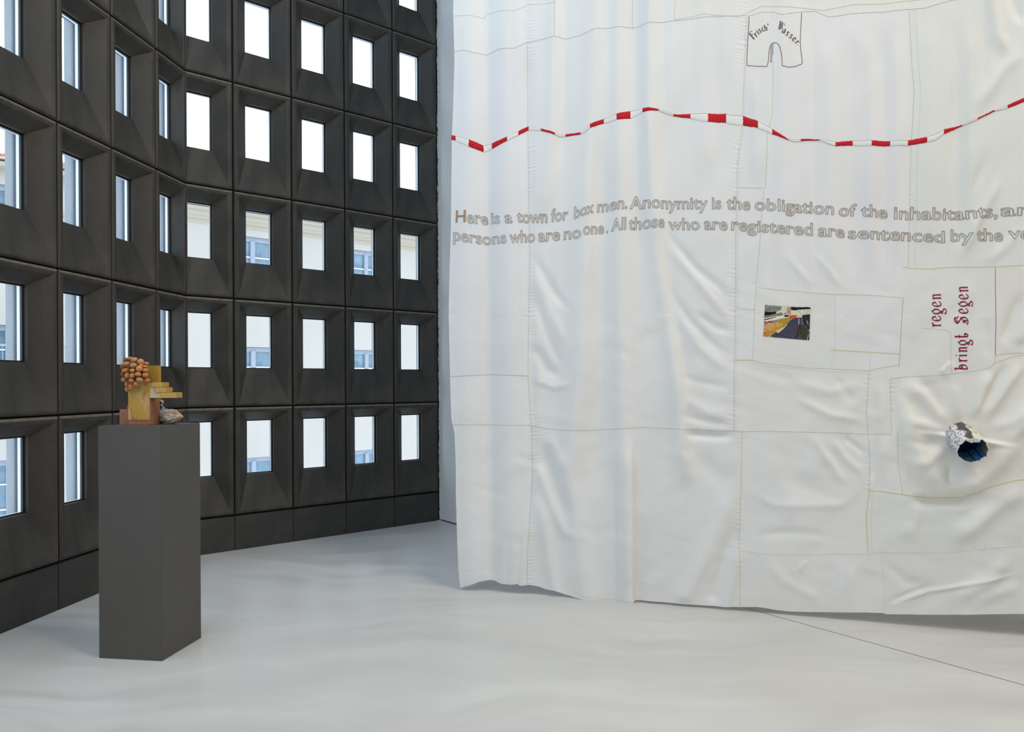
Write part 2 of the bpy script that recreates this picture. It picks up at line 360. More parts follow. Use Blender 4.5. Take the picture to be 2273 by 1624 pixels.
# number lettering on the window behind the fourth column
cu = bpy.data.curves.new('lettering', 'FONT'); cu.body = '02'; cu.size = .26; cu.extrude = .002
to = bpy.data.objects.new('lettering', cu); sc.collection.objects.link(to)
me_ = bpy.data.meshes.new_from_object(to.evaluated_get(bpy.context.evaluated_depsgraph_get())); bpy.data.objects.remove(to)
M['grey_print'] = mat('grey_print', (.10, .13, .16), .7)
lt = link('lettering', me_, M['grey_print'], b1); lt.rotation_euler = (PI/2, 0, 0); lt.location = (3.71-.5, .135, EY + .352*ST - .53)
# neighbour with a tiled roof, to the left
b2, wins2 = facade('tiled_house', -22, -4.78, [EY + h*ST for h in (1.50, .46, -.54)], [-6.9 - 3.1*i for i in range(3)], EY + 1.60*ST,
                   'cream house with red pantiled eaves seen through the left-hand panes', push=-.10)
bm = bmesh.new(); strip(bm, -22, -4.78, [(-.2, EY+1.26*ST), (-.26, EY+1.28*ST), (-.26, EY+1.30*ST), (-.2, EY+1.31*ST)]); strip(bm, -22, -4.78, [(-.1, EY+1.60*ST), (-.45, EY+1.61*ST), (-.5, EY+1.64*ST), (-.1, EY+1.65*ST)])
link('cornice', bmmesh('cornice', bm), M['moulding'], b2)
tb = bmesh.new()                                       # one pantile: a half round barrel
lay = []
for yy, zz_ in ((-.62, 0), (-.1, .13)):
    lay.append([tb.verts.new((.11*math.cos(PI*i/6), yy, zz_ + .09*math.sin(PI*i/6))) for i in range(7)])
for i in range(6): tb.faces.new((lay[0][i], lay[0][i+1], lay[1][i+1], lay[1][i]))
tb.faces.new(lay[0][::-1])
tm = bmmesh('roof_tile', tb, True); tm.materials.append(M['tile'])
bm = bmesh.new(); box(bm, -22, -4.78, -.55, 4, EY+1.652*ST, EY+1.66*ST); link('roof', bmmesh('roof', bm), M['tile'], b2)
for r in range(3):
    for i in range(34):
        t_ = link('roof_tile', tm, None, b2); t_.location = (-4.95 - .235*i, .48*r, EY + 1.663*ST + .118*r + .01*((i*7) % 3))
# balcony
bal = bmesh.new(); zb_ = EY + .02*ST
box(bal, -7.8, -5.2, -.95, -.11, zb_-.14, zb_, .01); link('balcony_slab', bmmesh('balcony_slab', bal), M['moulding'], b2)
bal = bmesh.new(); box(bal, -7.8, -5.2, -.93, -.89, zb_+.9, zb_+.95)
for i in range(27): box(bal, -7.79+.0995*i, -7.775+.0995*i, -.92, -.90, zb_, zb_+.9)
link('balcony_railing', bmmesh('balcony_railing', bal), M['win_frame'], b2)

# ------------------------------------------------------------------ pedestal
L_, F_, R_ = Vector((-2.1343, 3.9203, 0)), Vector((-1.7866, 3.8707, 0)), Vector((-1.7344, 4.2283, 0))
PT = 1.1945
ped = link('pedestal', bmmesh('pedestal', prism([(0, 0), ((F_-L_).x, (F_-L_).y), ((R_-L_).x, (R_-L_).y), ((R_-F_).x, (R_-F_).y)], 0.0, PT, .0015)), M['pedestal'])
ped.location = L_; tag(ped, 'tall dark grey square display pedestal standing on the pale floor', 'pedestal')

# ------------------------------------------------------------------ ceramics on the pedestal
M['terracotta'] = mat('terracotta', (.34, .145, .085), .75, .3, noise=[(18, (.42, .20, .12), .45, .75, I1), (90, (.20, .07, .045), .6, .8, I1)], bump=[(70, .3, .002, I1)])
M['yellow'] = mat('yellow_glaze', (.50, .29, .055), .35, .5, noise=[(16, (.56, .42, .19), .45, .6, (1, 1, .5)), (26, (.34, .13, .04), .55, .64, (1, 1, .5)), (14, (.46, .23, .14), .53, .57, (1, 1, .5))], bump=[(40, .35, .002, I1)], coat=.3)
M['yellow_back'] = mat('ochre_glaze', (.46, .27, .045), .4, .5, noise=[(22, (.34, .18, .03), .5, .7, (1, 1, .4))], bump=[(40, .2, .001, I1)])
M['white_glaze'] = mat('cream_white_glaze', (.55, .47, .33), .45, .5, noise=[(30, (.48, .30, .10), .5, .7, I1)], bump=[(50, .3, .002, I1)])
M['pod'] = mat('orange_brown_glaze', (.44, .15, .030), .28, .5, noise=[(30, (.52, .24, .08), .45, .7, I1), (45, (.30, .27, .10), .62, .72, I1), (38, (.12, .06, .03), .68, .8, I1)], bump=[(60, .25, .002, I1)], coat=.35)
M['pod_rear'] = mat('gap_shade_glaze', (.20, .075, .025), .35, .4, noise=[(40, (.10, .045, .02), .5, .7, I1)], bump=[(60, .25, .002, I1)])  # darkened pod colour, paints the shade in the gaps of the cluster
M['pod_green'] = mat('olive_brown_glaze', (.36, .19, .06), .3, .5, noise=[(40, (.22, .22, .12), .5, .7, I1), (55, (.05, .04, .03), .62, .75, I1)], bump=[(60, .25, .002, I1)], coat=.35)
M['shell'] = mat('mottled_white_glaze', (.52, .45, .38), .35, .5, noise=[(28, (.30, .21, .12), .5, .62, I1), (14, (.58, .24, .06), .60, .72, I1), (60, (.75, .72, .70), .60, .75, I1)], bump=[(60, .5, .004, I1)], coat=.3)
M['shell_tip'] = mat('orange_tip_glaze', (.50, .22, .06), .35, .5, bump=[(60, .3, .002, I1)])
M['mottled'] = mat('black_white_glaze', (.35, .33, .26), .4, .5, noise=[(55, (.02, .02, .02), .5, .55, I1)])
# tower footprint seen from above
A_ = at(286.0, 941, 4.010); B_ = at(331.3, 943, 3.985); Cc = at(355.2, 942, 4.095)
A2 = Vector((A_.x, A_.y)); B2 = Vector((B_.x, B_.y)); C2 = Vector((Cc.x, Cc.y)); D2_ = A2 + (C2 - B2)
def zpx(y, Y=3.99, x=320): return at(x, y, Y).z
cer = empty('ceramic_tower', (B2.x, B2.y, PT)); tag(cer, 'small ochre ceramic tower with steps and a cluster of brown pods, on the pedestal', 'sculpture')
def part(name, bm, m, parent=cer, smooth=False):
    me = bmmesh(name, bm, smooth); me.transform(Matrix.Translation(-Vector((B2.x, B2.y, PT)))); return link(name, me, M[m], parent)
part('terracotta_body', prism([A2, B2, C2, D2_], PT + .0003, zpx(882), .0015), 'terracotta')
u_ = (B2 - A2).normalized(); v_ = (C2 - B2).normalized(); nf = Vector((u_.y, -u_.x))
def slab(u0, u1, d0, d1, z0, z1, bev=.0012):
    """box on the front face: u along A-B (m), d depth towards the back"""
    w_ = -nf
    q = [A2 + u_*u0 + w_*d0, A2 + u_*u1 + w_*d0, A2 + u_*u1 + w_*d1, A2 + u_*u0 + w_*d1]
    return prism(q, z0, z1, bev)
wAB = (B2 - A2).length
bmf = bmesh.new(); w_ = -nf                            # front slab: upper edge cut in a slope
poly = [(-.001, zpx(931.5)), (wAB + .0005, zpx(932)), (wAB + .0005, zpx(849)), (wAB*.55, zpx(849)), (wAB*.33, zpx(858)), (-.001, zpx(868))]
fa = [bmf.verts.new((*(A2 + u_*a + nf*.004), z)) for a, z in poly]; fb = [bmf.verts.new((*(A2 + u_*a - nf*.006), z)) for a, z in poly]
bmf.faces.new(fa); bmf.faces.new(fb[::-1])
for i in range(len(poly)): bmf.faces.new((fa[i], fb[i], fb[(i+1) % 6], fa[(i+1) % 6]))
bmesh.ops.bevel(bmf, geom=bmf.edges[:], offset=.0012, segments=2, affect='EDGES')
part('front_slab', bmf, 'yellow')
part('back_slab', slab(.030, .1565, .040, .050, zpx(890), zpx(811.3, 4.04)), 'yellow_back')
# white riser between the slab and the steps, then the steps
def upright(x0, x1, y0, y1, Y, dep, m, name, bev=.001):
    a, b = at(x0, y1, Y), at(x1, y0, Y); bm = bmesh.new(); box(bm, a.x, b.x, Y, Y + dep, a.z, b.z, bev); part(name, bm, m)
bmr = bmesh.new()
prof = [(331.2, 882.5), (355.5, 882.5), (355.5, 870.5), (343, 870.5), (343, 859.5), (335, 859.5), (335, 850), (331.2, 850)]
fa = [bmr.verts.new(at(x, y, 3.990)) for x, y in prof]; fb = [bmr.verts.new(at(x, y, 3.990) + Vector((.012, .055, 0))) for x, y in prof]
bmr.faces.new(fa); bmr.faces.new(fb[::-1])
for i in range(8): bmr.faces.new((fa[i], fb[i], fb[(i+1) % 8], fa[(i+1) % 8]))
part('riser', bmr, 'white_glaze')
for x0, x1, y0, y1 in ((336, 361, 848, 859), (343.5, 369, 859.4, 870.4), (355.5, 391, 870.6, 883)):
    upright(x0, x1, y0, y1, 3.978, .075, 'yellow_back', 'step')
# the open box at the left
bx0, bx1 = at(265.4, 940, 4.035).x, at(287, 940, 4.035).x; ztop = at(275, 908, 4.035).z
bm = bmesh.new(); t_ = .005
box(bm, bx0, bx1, 4.035, 4.035+t_, PT+.0003, ztop, .0012); box(bm, bx0, bx0+t_, 4.04+t_*0, 4.115, PT+.0003, ztop, .0012)
box(bm, bx0, bx1, 4.11, 4.115, PT+.0003, ztop+.016, .0012); box(bm, bx0+t_, bx1, 4.04, 4.11, PT+.0003, PT+.007)
part('side_box', bm, 'terracotta')
# pods
def ellip(loc, r, rot, m, name='clay_pod', seg=14, lump=.06):
    bm = bmesh.new(); bmesh.ops.create_uvsphere(bm, u_segments=seg, v_segments=9, radius=1)
    for v in bm.verts:
        k = 1 + lump*math.sin(3*v.co.x + loc[0]*900)*math.cos(2.5*v.co.y + loc[2]*700)
        tip = 1 + .10*max(0, v.co.x)**4
        v.co = Vector((v.co.x*r[0]*tip*k, v.co.y*r[1]*k, v.co.z*r[2]*k))
    bm.transform(Matrix.Translation(loc) @ Matrix.Rotation(rot, 4, 'Y')); part(name, bm, m, cer, True)
Z2 = 7.732
pods = [(445,275,52,30,10),(525,300,56,48,20),(635,335,54,58,0),(725,360,48,30,-5),(405,368,72,44,8),(515,393,62,46,0),(610,450,54,54,0),(385,478,70,42,12),(500,478,48,36,0),(708,475,56,40,5),
        (410,565,46,50,0),(495,565,47,40,20),(590,543,50,42,-10),(705,557,50,42,0),(355,632,52,44,10),(483,648,43,44,0),(615,635,62,44,-25),(735,650,58,40,5),(405,712,44,44,0),(485,755,50,66,0),(565,708,54,50,20),(410,800,44,50,10),(705,412,52,26,0),(640,400,40,36,0)]
for i, (x, y, rx, ry, rot) in enumerate(pods):
    s = 3.93/F_PX/Z2; cxp, cyp = 555, 520
    dd = min(1, math.hypot((x-cxp)/240, (y-cyp)/330)); Y = 3.915 + .065*dd**2
    p = at(230 + x/Z2, 760 + y/Z2, Y)
    ellip(p, (rx*s*1.04, max(rx, ry)*s*1.05, ry*s*1.04), -math.radians(rot), 'pod_green' if i in (5, 12, 16) else 'pod')
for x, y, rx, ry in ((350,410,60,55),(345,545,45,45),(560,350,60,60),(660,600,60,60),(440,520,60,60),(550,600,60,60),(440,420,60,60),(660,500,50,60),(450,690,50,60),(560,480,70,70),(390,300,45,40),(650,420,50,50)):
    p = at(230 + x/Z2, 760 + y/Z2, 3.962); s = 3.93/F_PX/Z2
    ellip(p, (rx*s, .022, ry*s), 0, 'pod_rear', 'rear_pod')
# knobbly gourd shape lying behind the tower
def knobbly():
    root_p = at(353, 921, 4.15); root_p.z = PT + .037
    tip_p = at(402.5, 925, 4.05)
    bm = bmesh.new(); bmesh.ops.create_uvsphere(bm, u_segments=110, v_segments=90, radius=1)
    ax = (tip_p - root_p); Ln = ax.length; cen = (root_p + tip_p)/2
    rng = random.Random(3); cs = []
    for i in range(120):
        v = Vector((rng.gauss(0, 1), rng.gauss(0, 1), rng.gauss(0, 1))).normalized(); cs.append((v, rng.uniform(.12, .24), rng.uniform(.12, .26)))
    for v in bm.verts:
        d = v.co.normalized(); k = 1.0
        for c, w__, h in cs:
            q = (d - c).length
            if q < w__*1.2: k = max(k, 1 + h*math.sqrt(max(0, 1-(q/(w__*1.2))**2)))
        t = d.x
        taper = 1.0 if t < .25 else 1 - .62*((t-.25)/.75)**1.2
        v.co = Vector((d.x*Ln/2*1.12*(1 + .05*(k-1)), d.y*.036*taper*k, d.z*.034*taper*k))
    rot = ax.to_track_quat('X', 'Z').to_matrix().to_4x4()
    bm.transform(rot)
    lo = min(v.co.z for v in bm.verts)
    me = bmmesh('body', bm, True)
    for p in me.polygons: pass
    r = empty('ceramic_gourd', (cen.x, cen.y, PT)); tag(r, 'knobbly mottled white ceramic gourd shape with an orange tip, lying right of the ochre tower', 'ceramic')
    o = link('body', me, M['shell'], r); o.location = (0, 0, -lo + .0005)
    e = bmesh.new(); bmesh.ops.create_uvsphere(e, u_segments=16, v_segments=10, radius=.0115); e.transform(rot @ Matrix.Diagonal((1.7, .95, .9, 1)))
    o2 = link('tip', bmmesh('tip', e, True), M['shell_tip'], r); o2.location = rot.to_3x3() @ Vector((Ln/2*.93, 0, -.002)) + Vector((0, 0, -lo))
    return r
knobbly()
r = empty('ceramic_twig', (*at(358.5, 935, 4.16).xy, PT)); tag(r, 'small black and cream mottled ceramic stub peeping out behind the ochre tower', 'ceramic')
bm = bmesh.new()
for i in range(7):
    s_ = bmesh.new(); bmesh.ops.create_uvsphere(bm, u_segments=12, v_segments=8, radius=.0125, matrix=Matrix.Translation((.006*math.sin(i*2.1), 0, .012 + i*.0175)))
    s_.free()
link('stem', bmmesh('stem', bm, True), M['mottled'], r)

# ------------------------------------------------------------------ the patchwork curtain
bx = np.array([-.366, .329, .782, 1.41, 2.011, 2.791]); by = np.array([5.197, 4.997, 4.875, 4.661, 4.465, 4.159])
QB = np.polyfit(bx, by, 2)
def Yb(X): return np.polyval(QB, X)
CR, SR = math.cos(ROLL), math.sin(ROLL)
def px_of(X, Y, Z):
    xi = F_PX*X/Y; yi = -F_PX*(Z - EYE)/Y
    return CX + xi*CR - yi*SR, CY + xi*SR + yi*CR
def base_of(x, y):
    """point of the mean curtain surface seen at pixel x, y -> X, Z"""
    x = np.asarray(x, float); y = np.asarray(y, float)
    a = x - CX; b = y - CY; u = (a*CR + b*SR)/F_PX; w = -(-a*SR + b*CR)/F_PX
    Y = np.full_like(u, 4.7)
    for _ in range(12): Y = Yb(u*Y)
    return u*Y, EYE + w*Y
# seams as drawn on the cloth
SE = {
 'v1': [(1172,-200),(1171,95),(1172,280),(1174,450),(1176,560),(1174,700),(1172,830),(1178,930),(1181,960),(1182,1050),(1176,1150),(1171,1230),(1170,1296)],
 'v2': [(1657,-200),(1656,37),(1651,187),(1647,287),(1637,359),(1636,402),(1633,523),(1633,658),(1631,796),(1629,830),(1629,957)],
 'v2b': [(1647,957),(1645,1070),(1641,1220),(1643,1345)],
 'v3': [(2016,-100),(2018,26),(2024,150),(2028,200),(2022,330),(2020,430),(2018,500),(2017,592)],
 'v4': [(1715,140),(1714,250),(1702,300),(1699,417)],
 'v4b': [(1637,417),(1699,417)],
 'v5': [(1696,423),(1690,480),(1685,561),(1679,630),(1675,687),(1670,800)],
 'v6': [(2005,661),(2001,725),(1998,785),(1996,811)],
 'v7': [(2209,595),(2210,716),(2209,788)],
 'v7b': [(2209,788),(2207,806)],
 'v8': [(1929,822),(1924,909),(1931,999),(1931,1088)],
 'v8b': [(1931,1088),(1924,1141),(1927,1227)],
 'v9': [(1977,841),(1979,963)], 'v9b': [(1991,958),(1995,1034),(2004,1096)],
 'v10': [(1936,1090),(1936,1227)], 'v11': [(1956,1227),(1961,1320),(1963,1360)],
 'h0': [(1006,37),(1076,38),(1079,27),(1142,27),(1171,11),(1232,8)],
 'h1': [(1004,116),(1030,114),(1050,119),(1079,119),(1110,110),(1143,109),(1169,94),(1230,83),(1260,85),(1288,80),(1323,67),(1404,61),(1497,46),(1575,38),(1640,35),(1663,36),(1692,27),(1715,27),(1735,34),(1781,26),(1810,24),(1841,37),(1893,30),(1962,27),(2018,21),(2051,19),(2085,8),(2114,0),(2200,-10),(2400,-30)],
 'h1b': [(1497,44),(1560,32),(1640,38),(1690,14),(1781,18),(1830,22),(1893,10),(1960,9),(2040,0)],
 'va': [(1232,-200),(1230,83)], 'vb': [(1405,-200),(1404,61)], 'vc': [(1500,-200),(1497,46)],
 'h2': [(1683,638),(1760,646),(1850,653),(1930,654),(2005,661)],
 'h2b': [(1633,682),(1676,688)],
 'h3y': [(1630,799),(1670,799)], 'h3': [(1670,800),(1700,806),(1790,816),(1850,819),(1927,822),(1950,817),(1979,812),(1998,811)],
 'vd': [(1854,653),(1853,776),(1842,818)], 'h2c': [(1843,776),(1998,785)], 'vf': [(1932,779),(1932,822)],
 'h4': [(2005,591),(2019,595),(2060,597),(2108,593),(2209,592),(2400,582)],
 'h5': [(2209,788),(2240,784),(2400,778)],
 'h6': [(1975,840),(2015,836),(2051,834),(2095,832),(2123,828),(2170,822),(2194,816),(2212,803),(2252,790),(2400,770)],
 'h7': [(1003,941),(1090,943),(1173,943),(1210,950),(1244,954),(1309,955),(1370,951),(1423,948),(1516,952),(1570,955),(1626,957),(1727,957),(1850,960),(1924,963),(1977,963)],
 'h8': [(998,836),(1087,831),(1173,834)],
 'h9': [(1927,1088),(1960,1091),(2002,1097),(2066,1106),(2138,1104),(2191,1082),(2256,1065),(2400,1062)],
 'h10': [(1641,1220),(1691,1229),(1800,1230),(1927,1229),(1956,1225),(2030,1227),(2102,1226),(2227,1213),(2400,1209)],
 'hem': [(1022,1265),(1050,1262),(1080,1263),(1105,1272)],
 's1': [(2047,727),(2075,730),(2100,732),(2109,738),(2110,780),(2111,826)],
 'fold_line': [(1240,1290),(1290,1318),(1340,1328),(1400,1330)],
}
SE = {k: np.array(v, float) for k, v in SE.items()}
def vx(k, y): q = SE[k]; return np.interp(y, q[:, 1], q[:, 0])
def hy(k, x): q = SE[k]; return np.interp(x, q[:, 0], q[:, 1])

# folds: (points in pixels of the photograph, height towards us in m, half width px, kind)
FO = [
 ([(1035,-150),(1038,300),(1030,700),(1045,1290)], .022, 26, 'g'), ([(1078,-150),(1082,300),(1085,700),(1092,1290)], -.022, 16, 'g'),
 ([(1128,-150),(1128,500),(1135,900),(1140,1290)], .024, 28, 'g'), ([(1172,95),(1174,600),(1180,960),(1174,1180)], -.014, 12, 'g'),
 ([(1150,1185),(1142,1300)], .020, 14, 'g'), ([(1160,1180),(1153,1300)], -.022, 6, 's'),
 ([(1195,1090),(1210,1180),(1232,1320)], .022, 16, 'g'), ([(1232,-150),(1231,90),(1226,300),(1200,520)], .018, 16, 'g'), ([(1255,-150),(1250,260),(1240,400)], -.012, 16, 'g'),
 ([(1320,-150),(1318,150),(1300,420),(1292,600),(1285,800),(1272,940),(1262,1060),(1290,1240),(1300,1340)], .036, 28, 'g'),
 ([(1335,300),(1340,600),(1332,900),(1330,1120)], -.016, 20, 'g'), ([(1370,-150),(1372,300),(1375,700),(1382,1000),(1392,1345)], .030, 20, 'g'),
 ([(1402,960),(1405,1100),(1406,1345)], .030, 5, 's'), ([(1424,1130),(1418,1345)], -.018, 14, 'g'),
 ([(1412,-150),(1415,350),(1418,600)], -.012, 14, 'g'), ([(1440,-150),(1436,250),(1455,520),(1478,680),(1500,850),(1512,1000),(1535,1100)], .030, 20, 'g'),
 ([(1460,500),(1500,720),(1535,900)], -.014, 16, 'g'),
 ([(1182,560),(1225,640),(1270,700)], -.012, 10, 'g'), ([(1180,590),(1220,690),(1262,780)], .010, 12, 'g'), ([(1180,640),(1215,745),(1255,830)], -.010, 10, 'g'),
 ([(1182,760),(1215,820),(1250,840)], -.014, 12, 'g'), ([(1180,840),(1230,860),(1270,850)], .008, 8, 'g'),
 ([(1186,960),(1205,1000),(1232,1075),(1262,1150),(1290,1150)], -.020, 18, 'g'), ([(1215,960),(1240,1020),(1252,1060)], .012, 14, 'g'),
 ([(1190,1010),(1210,1080),(1250,1180),(1290,1200)], .014, 12, 'g'),
 ([(1470,500),(1540,590),(1600,640),(1632,690)], -.010, 9, 'g'), ([(1478,540),(1545,620),(1628,720)], .010, 10, 'g'),
 ([(1480,630),(1530,710),(1580,760),(1630,800)], -.009, 9, 'g'), ([(1490,680),(1550,770),(1630,830)], .010, 12, 'g'), ([(1540,690),(1590,725),(1632,740)], -.010, 10, 'g'),
 ([(1500,830),(1560,850),(1630,860)], -.006, 9, 'g'), ([(1510,880),(1570,915),(1628,930)], .010, 12, 'g'), ([(1500,918),(1570,935),(1628,945)], -.008, 8, 'g'),
 ([(1510,962),(1600,968),(1640,966)], -.020, 9, 'g'), ([(1530,1000),(1600,1060),(1642,1040)], -.010, 22, 'g'),
 ([(1640,1060),(1600,1150),(1560,1240),(1520,1320)], .020, 20, 'g'), ([(1640,1150),(1610,1230),(1585,1320)], -.014, 14, 'g'), ([(1645,1200),(1625,1290),(1610,1345)], .012, 12, 'g'),
 ([(1560,-150),(1562,400)], .010, 26, 'g'), ([(1600,100),(1605,420)], -.008, 22, 'g'),
 ([(1676,150),(1676,420)], .010, 14, 'g'), ([(1715,140),(1713,200),(1703,420)], .008, 6, 's'),
 ([(1740,-150),(1742,400),(1735,640)], .012, 22, 'g'), ([(1800,60),(1802,640)], .007, 8, 's'), ([(1835,60),(1838,640)], .010, 20, 'g'), ([(1890,60),(1890,640)], -.010, 20, 'g'),
 ([(1930,60),(1932,620)], .010, 14, 'g'), ([(1965,60),(1962,620)], -.008, 12, 'g'), ([(1992,60),(1992,600)], .008, 14, 'g'),
 ([(2060,30),(2062,580)], .010, 22, 'g'), ([(2125,30),(2130,580)], -.009, 14, 'g'), ([(2150,30),(2155,580)], .010, 20, 'g'),
 ([(2190,-60),(2215,80),(2250,140)], .016, 16, 'g'), ([(2230,-60),(2273,60)], -.014, 14, 'g'), ([(2160,250),(2230,150),(2280,110)], .010, 14, 'g'),
 ([(2230,380),(2175,480),(2120,590)], .012, 12, 'g'), ([(2200,330),(2160,420),(2130,560)], -.008, 12, 'g'), ([(2273,500),(2240,540),(2180,590)], .008, 12, 'g'),
 ([(1740,560),(1790,620),(1810,640)], .006, 9, 'g'), ([(1805,560),(1870,640)], .006, 8, 'g'),
 ([(2150,800),(2146,700),(2148,600)], .012, 16, 'g'), ([(2190,700),(2195,800)], -.008, 12, 'g'), ([(2080,828),(2112,796)], .010, 5, 's'),
 ([(2273,640),(2250,700),(2225,770)], -.012, 14, 'g'), ([(2290,690),(2255,770)], .014, 14, 'g'),
 # the pull of the woven tube
 ([(2145,965),(2142,985)], .060, 62, 'g'), ([(2112,950),(2050,880),(1996,845)], .024, 16, 'g'), ([(2100,935),(2060,860),(2030,838)], -.012, 12, 'g'),
 ([(2105,962),(2055,945),(1996,930)], .014, 12, 'g'), ([(2105,975),(2050,985),(2000,975)], -.012, 12, 'g'), ([(2108,990),(2060,1020),(2002,1040)], .016, 14, 'g'),
 ([(2128,938),(2120,880),(2110,840)], .012, 14, 'g'), ([(2160,935),(2180,860),(2200,820)], .022, 14, 'g'), ([(2175,940),(2215,880),(2273,800)], .018, 13, 'g'), ([(2165,930),(2200,870),(2235,800)], -.014, 9, 'g'),
 ([(2190,955),(2240,935),(2290,900)], .012, 12, 'g'), ([(2195,975),(2240,985),(2290,950)], -.010, 14, 'g'),
 ([(2000,860),(2015,960),(2050,1045),(2100,1078),(2160,1072),(2215,1020),(2273,930),(2320,860)], .040, 26, 'g'),
 ([(2110,1030),(2100,1080)], -.012, 10, 'g'), ([(2160,1030),(2150,1085)], .012, 12, 'g'),
 ([(2010,1104),(2066,1116),(2138,1114),(2195,1092)], -.034, 11, 'g'),
 ([(1981,840),(1990,960),(2003,1090)], -.010, 9, 'g'),
 ([(2300,1085),(2220,1110),(2150,1175),(2080,1200)], .026, 22, 'g'), ([(2240,1090),(2170,1130),(2110,1170)], -.012, 16, 'g'), ([(2040,1110),(2030,1160),(2000,1200)], .008, 14, 'g'),
 ([(1966,1349),(2010,1328),(2060,1312),(2130,1300),(2273,1270)], .010, 5, 'g'), ([(1966,1340),(2020,1316),(2080,1296)], -.008, 7, 'g'), ([(2273,1300),(2200,1320),(2150,1350)], .010, 14, 'g'),
 ([(1965,1250),(2010,1290),(2060,1300)], -.008, 12, 'g'), ([(2250,1220),(2190,1290),(2100,1340)], .016, 18, 'g'),
 ([(1800,968),(1845,1030),(1880,1080)], .012, 10, 'g'), ([(1845,965),(1870,1010),(1925,1060)], .010, 9, 'g'), ([(1870,965),(1925,1010)], -.008, 7, 'g'), ([(1725,965),(1760,1060),(1840,1110)], -.010, 24, 'g'),
 ([(1760,975),(1750,1100),(1770,1200)], .010, 20, 'g'), ([(1640,1080),(1720,1120),(1850,1122),(1925,1100)], .006, 10, 'g'), ([(1660,1190),(1760,1180),(1850,1190)], -.006, 10, 'g'),
 ([(1760,880),(1840,920),(1925,935)], .010, 10, 'g'), ([(1740,840),(1840,870),(1925,850)], .008, 12, 'g'), ([(1850,830),(1900,900)], -.006, 10, 'g'),
 ([(1700,1240),(1740,1290),(1800,1320)], .006, 12, 'g'), ([(1790,1240),(1770,1270)], .006, 7, 'g'),
 ([(1880,1240),(1890,1350)], .008, 18, 'g'), ([(1840,1240),(1835,1350)], -.006, 14, 'g'),
 ([(1958,830),(1955,960),(1960,1080)], .014, 10, 'g'), ([(1945,960),(1938,1080)], -.008, 6, 'g'),
]
def seg_dist(px, py, pts, want_side=False):
    best = np.full(px.shape, 1e9); side = np.zeros(px.shape); along = np.zeros(px.shape); acc = 0; endk = np.ones(px.shape)
    pts = np.asarray(pts, float); tot = np.hypot(*np.diff(pts, axis=0).T).sum()
    for (x0, y0), (x1, y1) in zip(pts, pts[1:]):
        dx, dy = x1-x0, y1-y0; l2 = dx*dx + dy*dy; l = math.sqrt(l2)
        t = np.clip(((px-x0)*dx + (py-y0)*dy)/l2, 0, 1)
        d = np.hypot(px - x0 - t*dx, py - y0 - t*dy); m = d < best
        best[m] = d[m]; side[m] = np.sign((px-x0)*dy - (py-y0)*dx)[m]; along[m] = (acc + t*l)[m]
        acc += l
    return best, side, along, tot
rng = np.random.RandomState(11)
def vnoise(px, py, sx, sy, seed):
    r = np.random.RandomState(seed); G = r.rand(256, 256)*2 - 1
    u = px/sx + 37.3; v = py/sy + 61.7; i = np.floor(u).astype(int); j = np.floor(v).astype(int); fu = u-i; fv = v-j
    fu = fu*fu*(3-2*fu); fv = fv*fv*(3-2*fv)
    g = lambda a, b: G[a % 256, b % 256]
    return (g(i, j)*(1-fu)*(1-fv) + g(i+1, j)*fu*(1-fv) + g(i, j+1)*(1-fu)*fv + g(i+1, j+1)*fu*fv)
PUCK = {'v1': (.0030, 7.0, 26), 'v2': (.0030, 8.0, 20), 'v2b': (.0026, 8.0, 18), 'v3': (.0016, 8, 10), 'v9': (.0028, 9, 22), 'v9b': (.0030, 9, 24), 'v8': (.0024, 9, 18), 'h7': (.0012, 13, 14), 'h1': (.0010, 15, 10), 'h10': (.0012, 14, 12), 'h3': (.0010, 12, 12), 'v5': (.0010, 9, 10)}
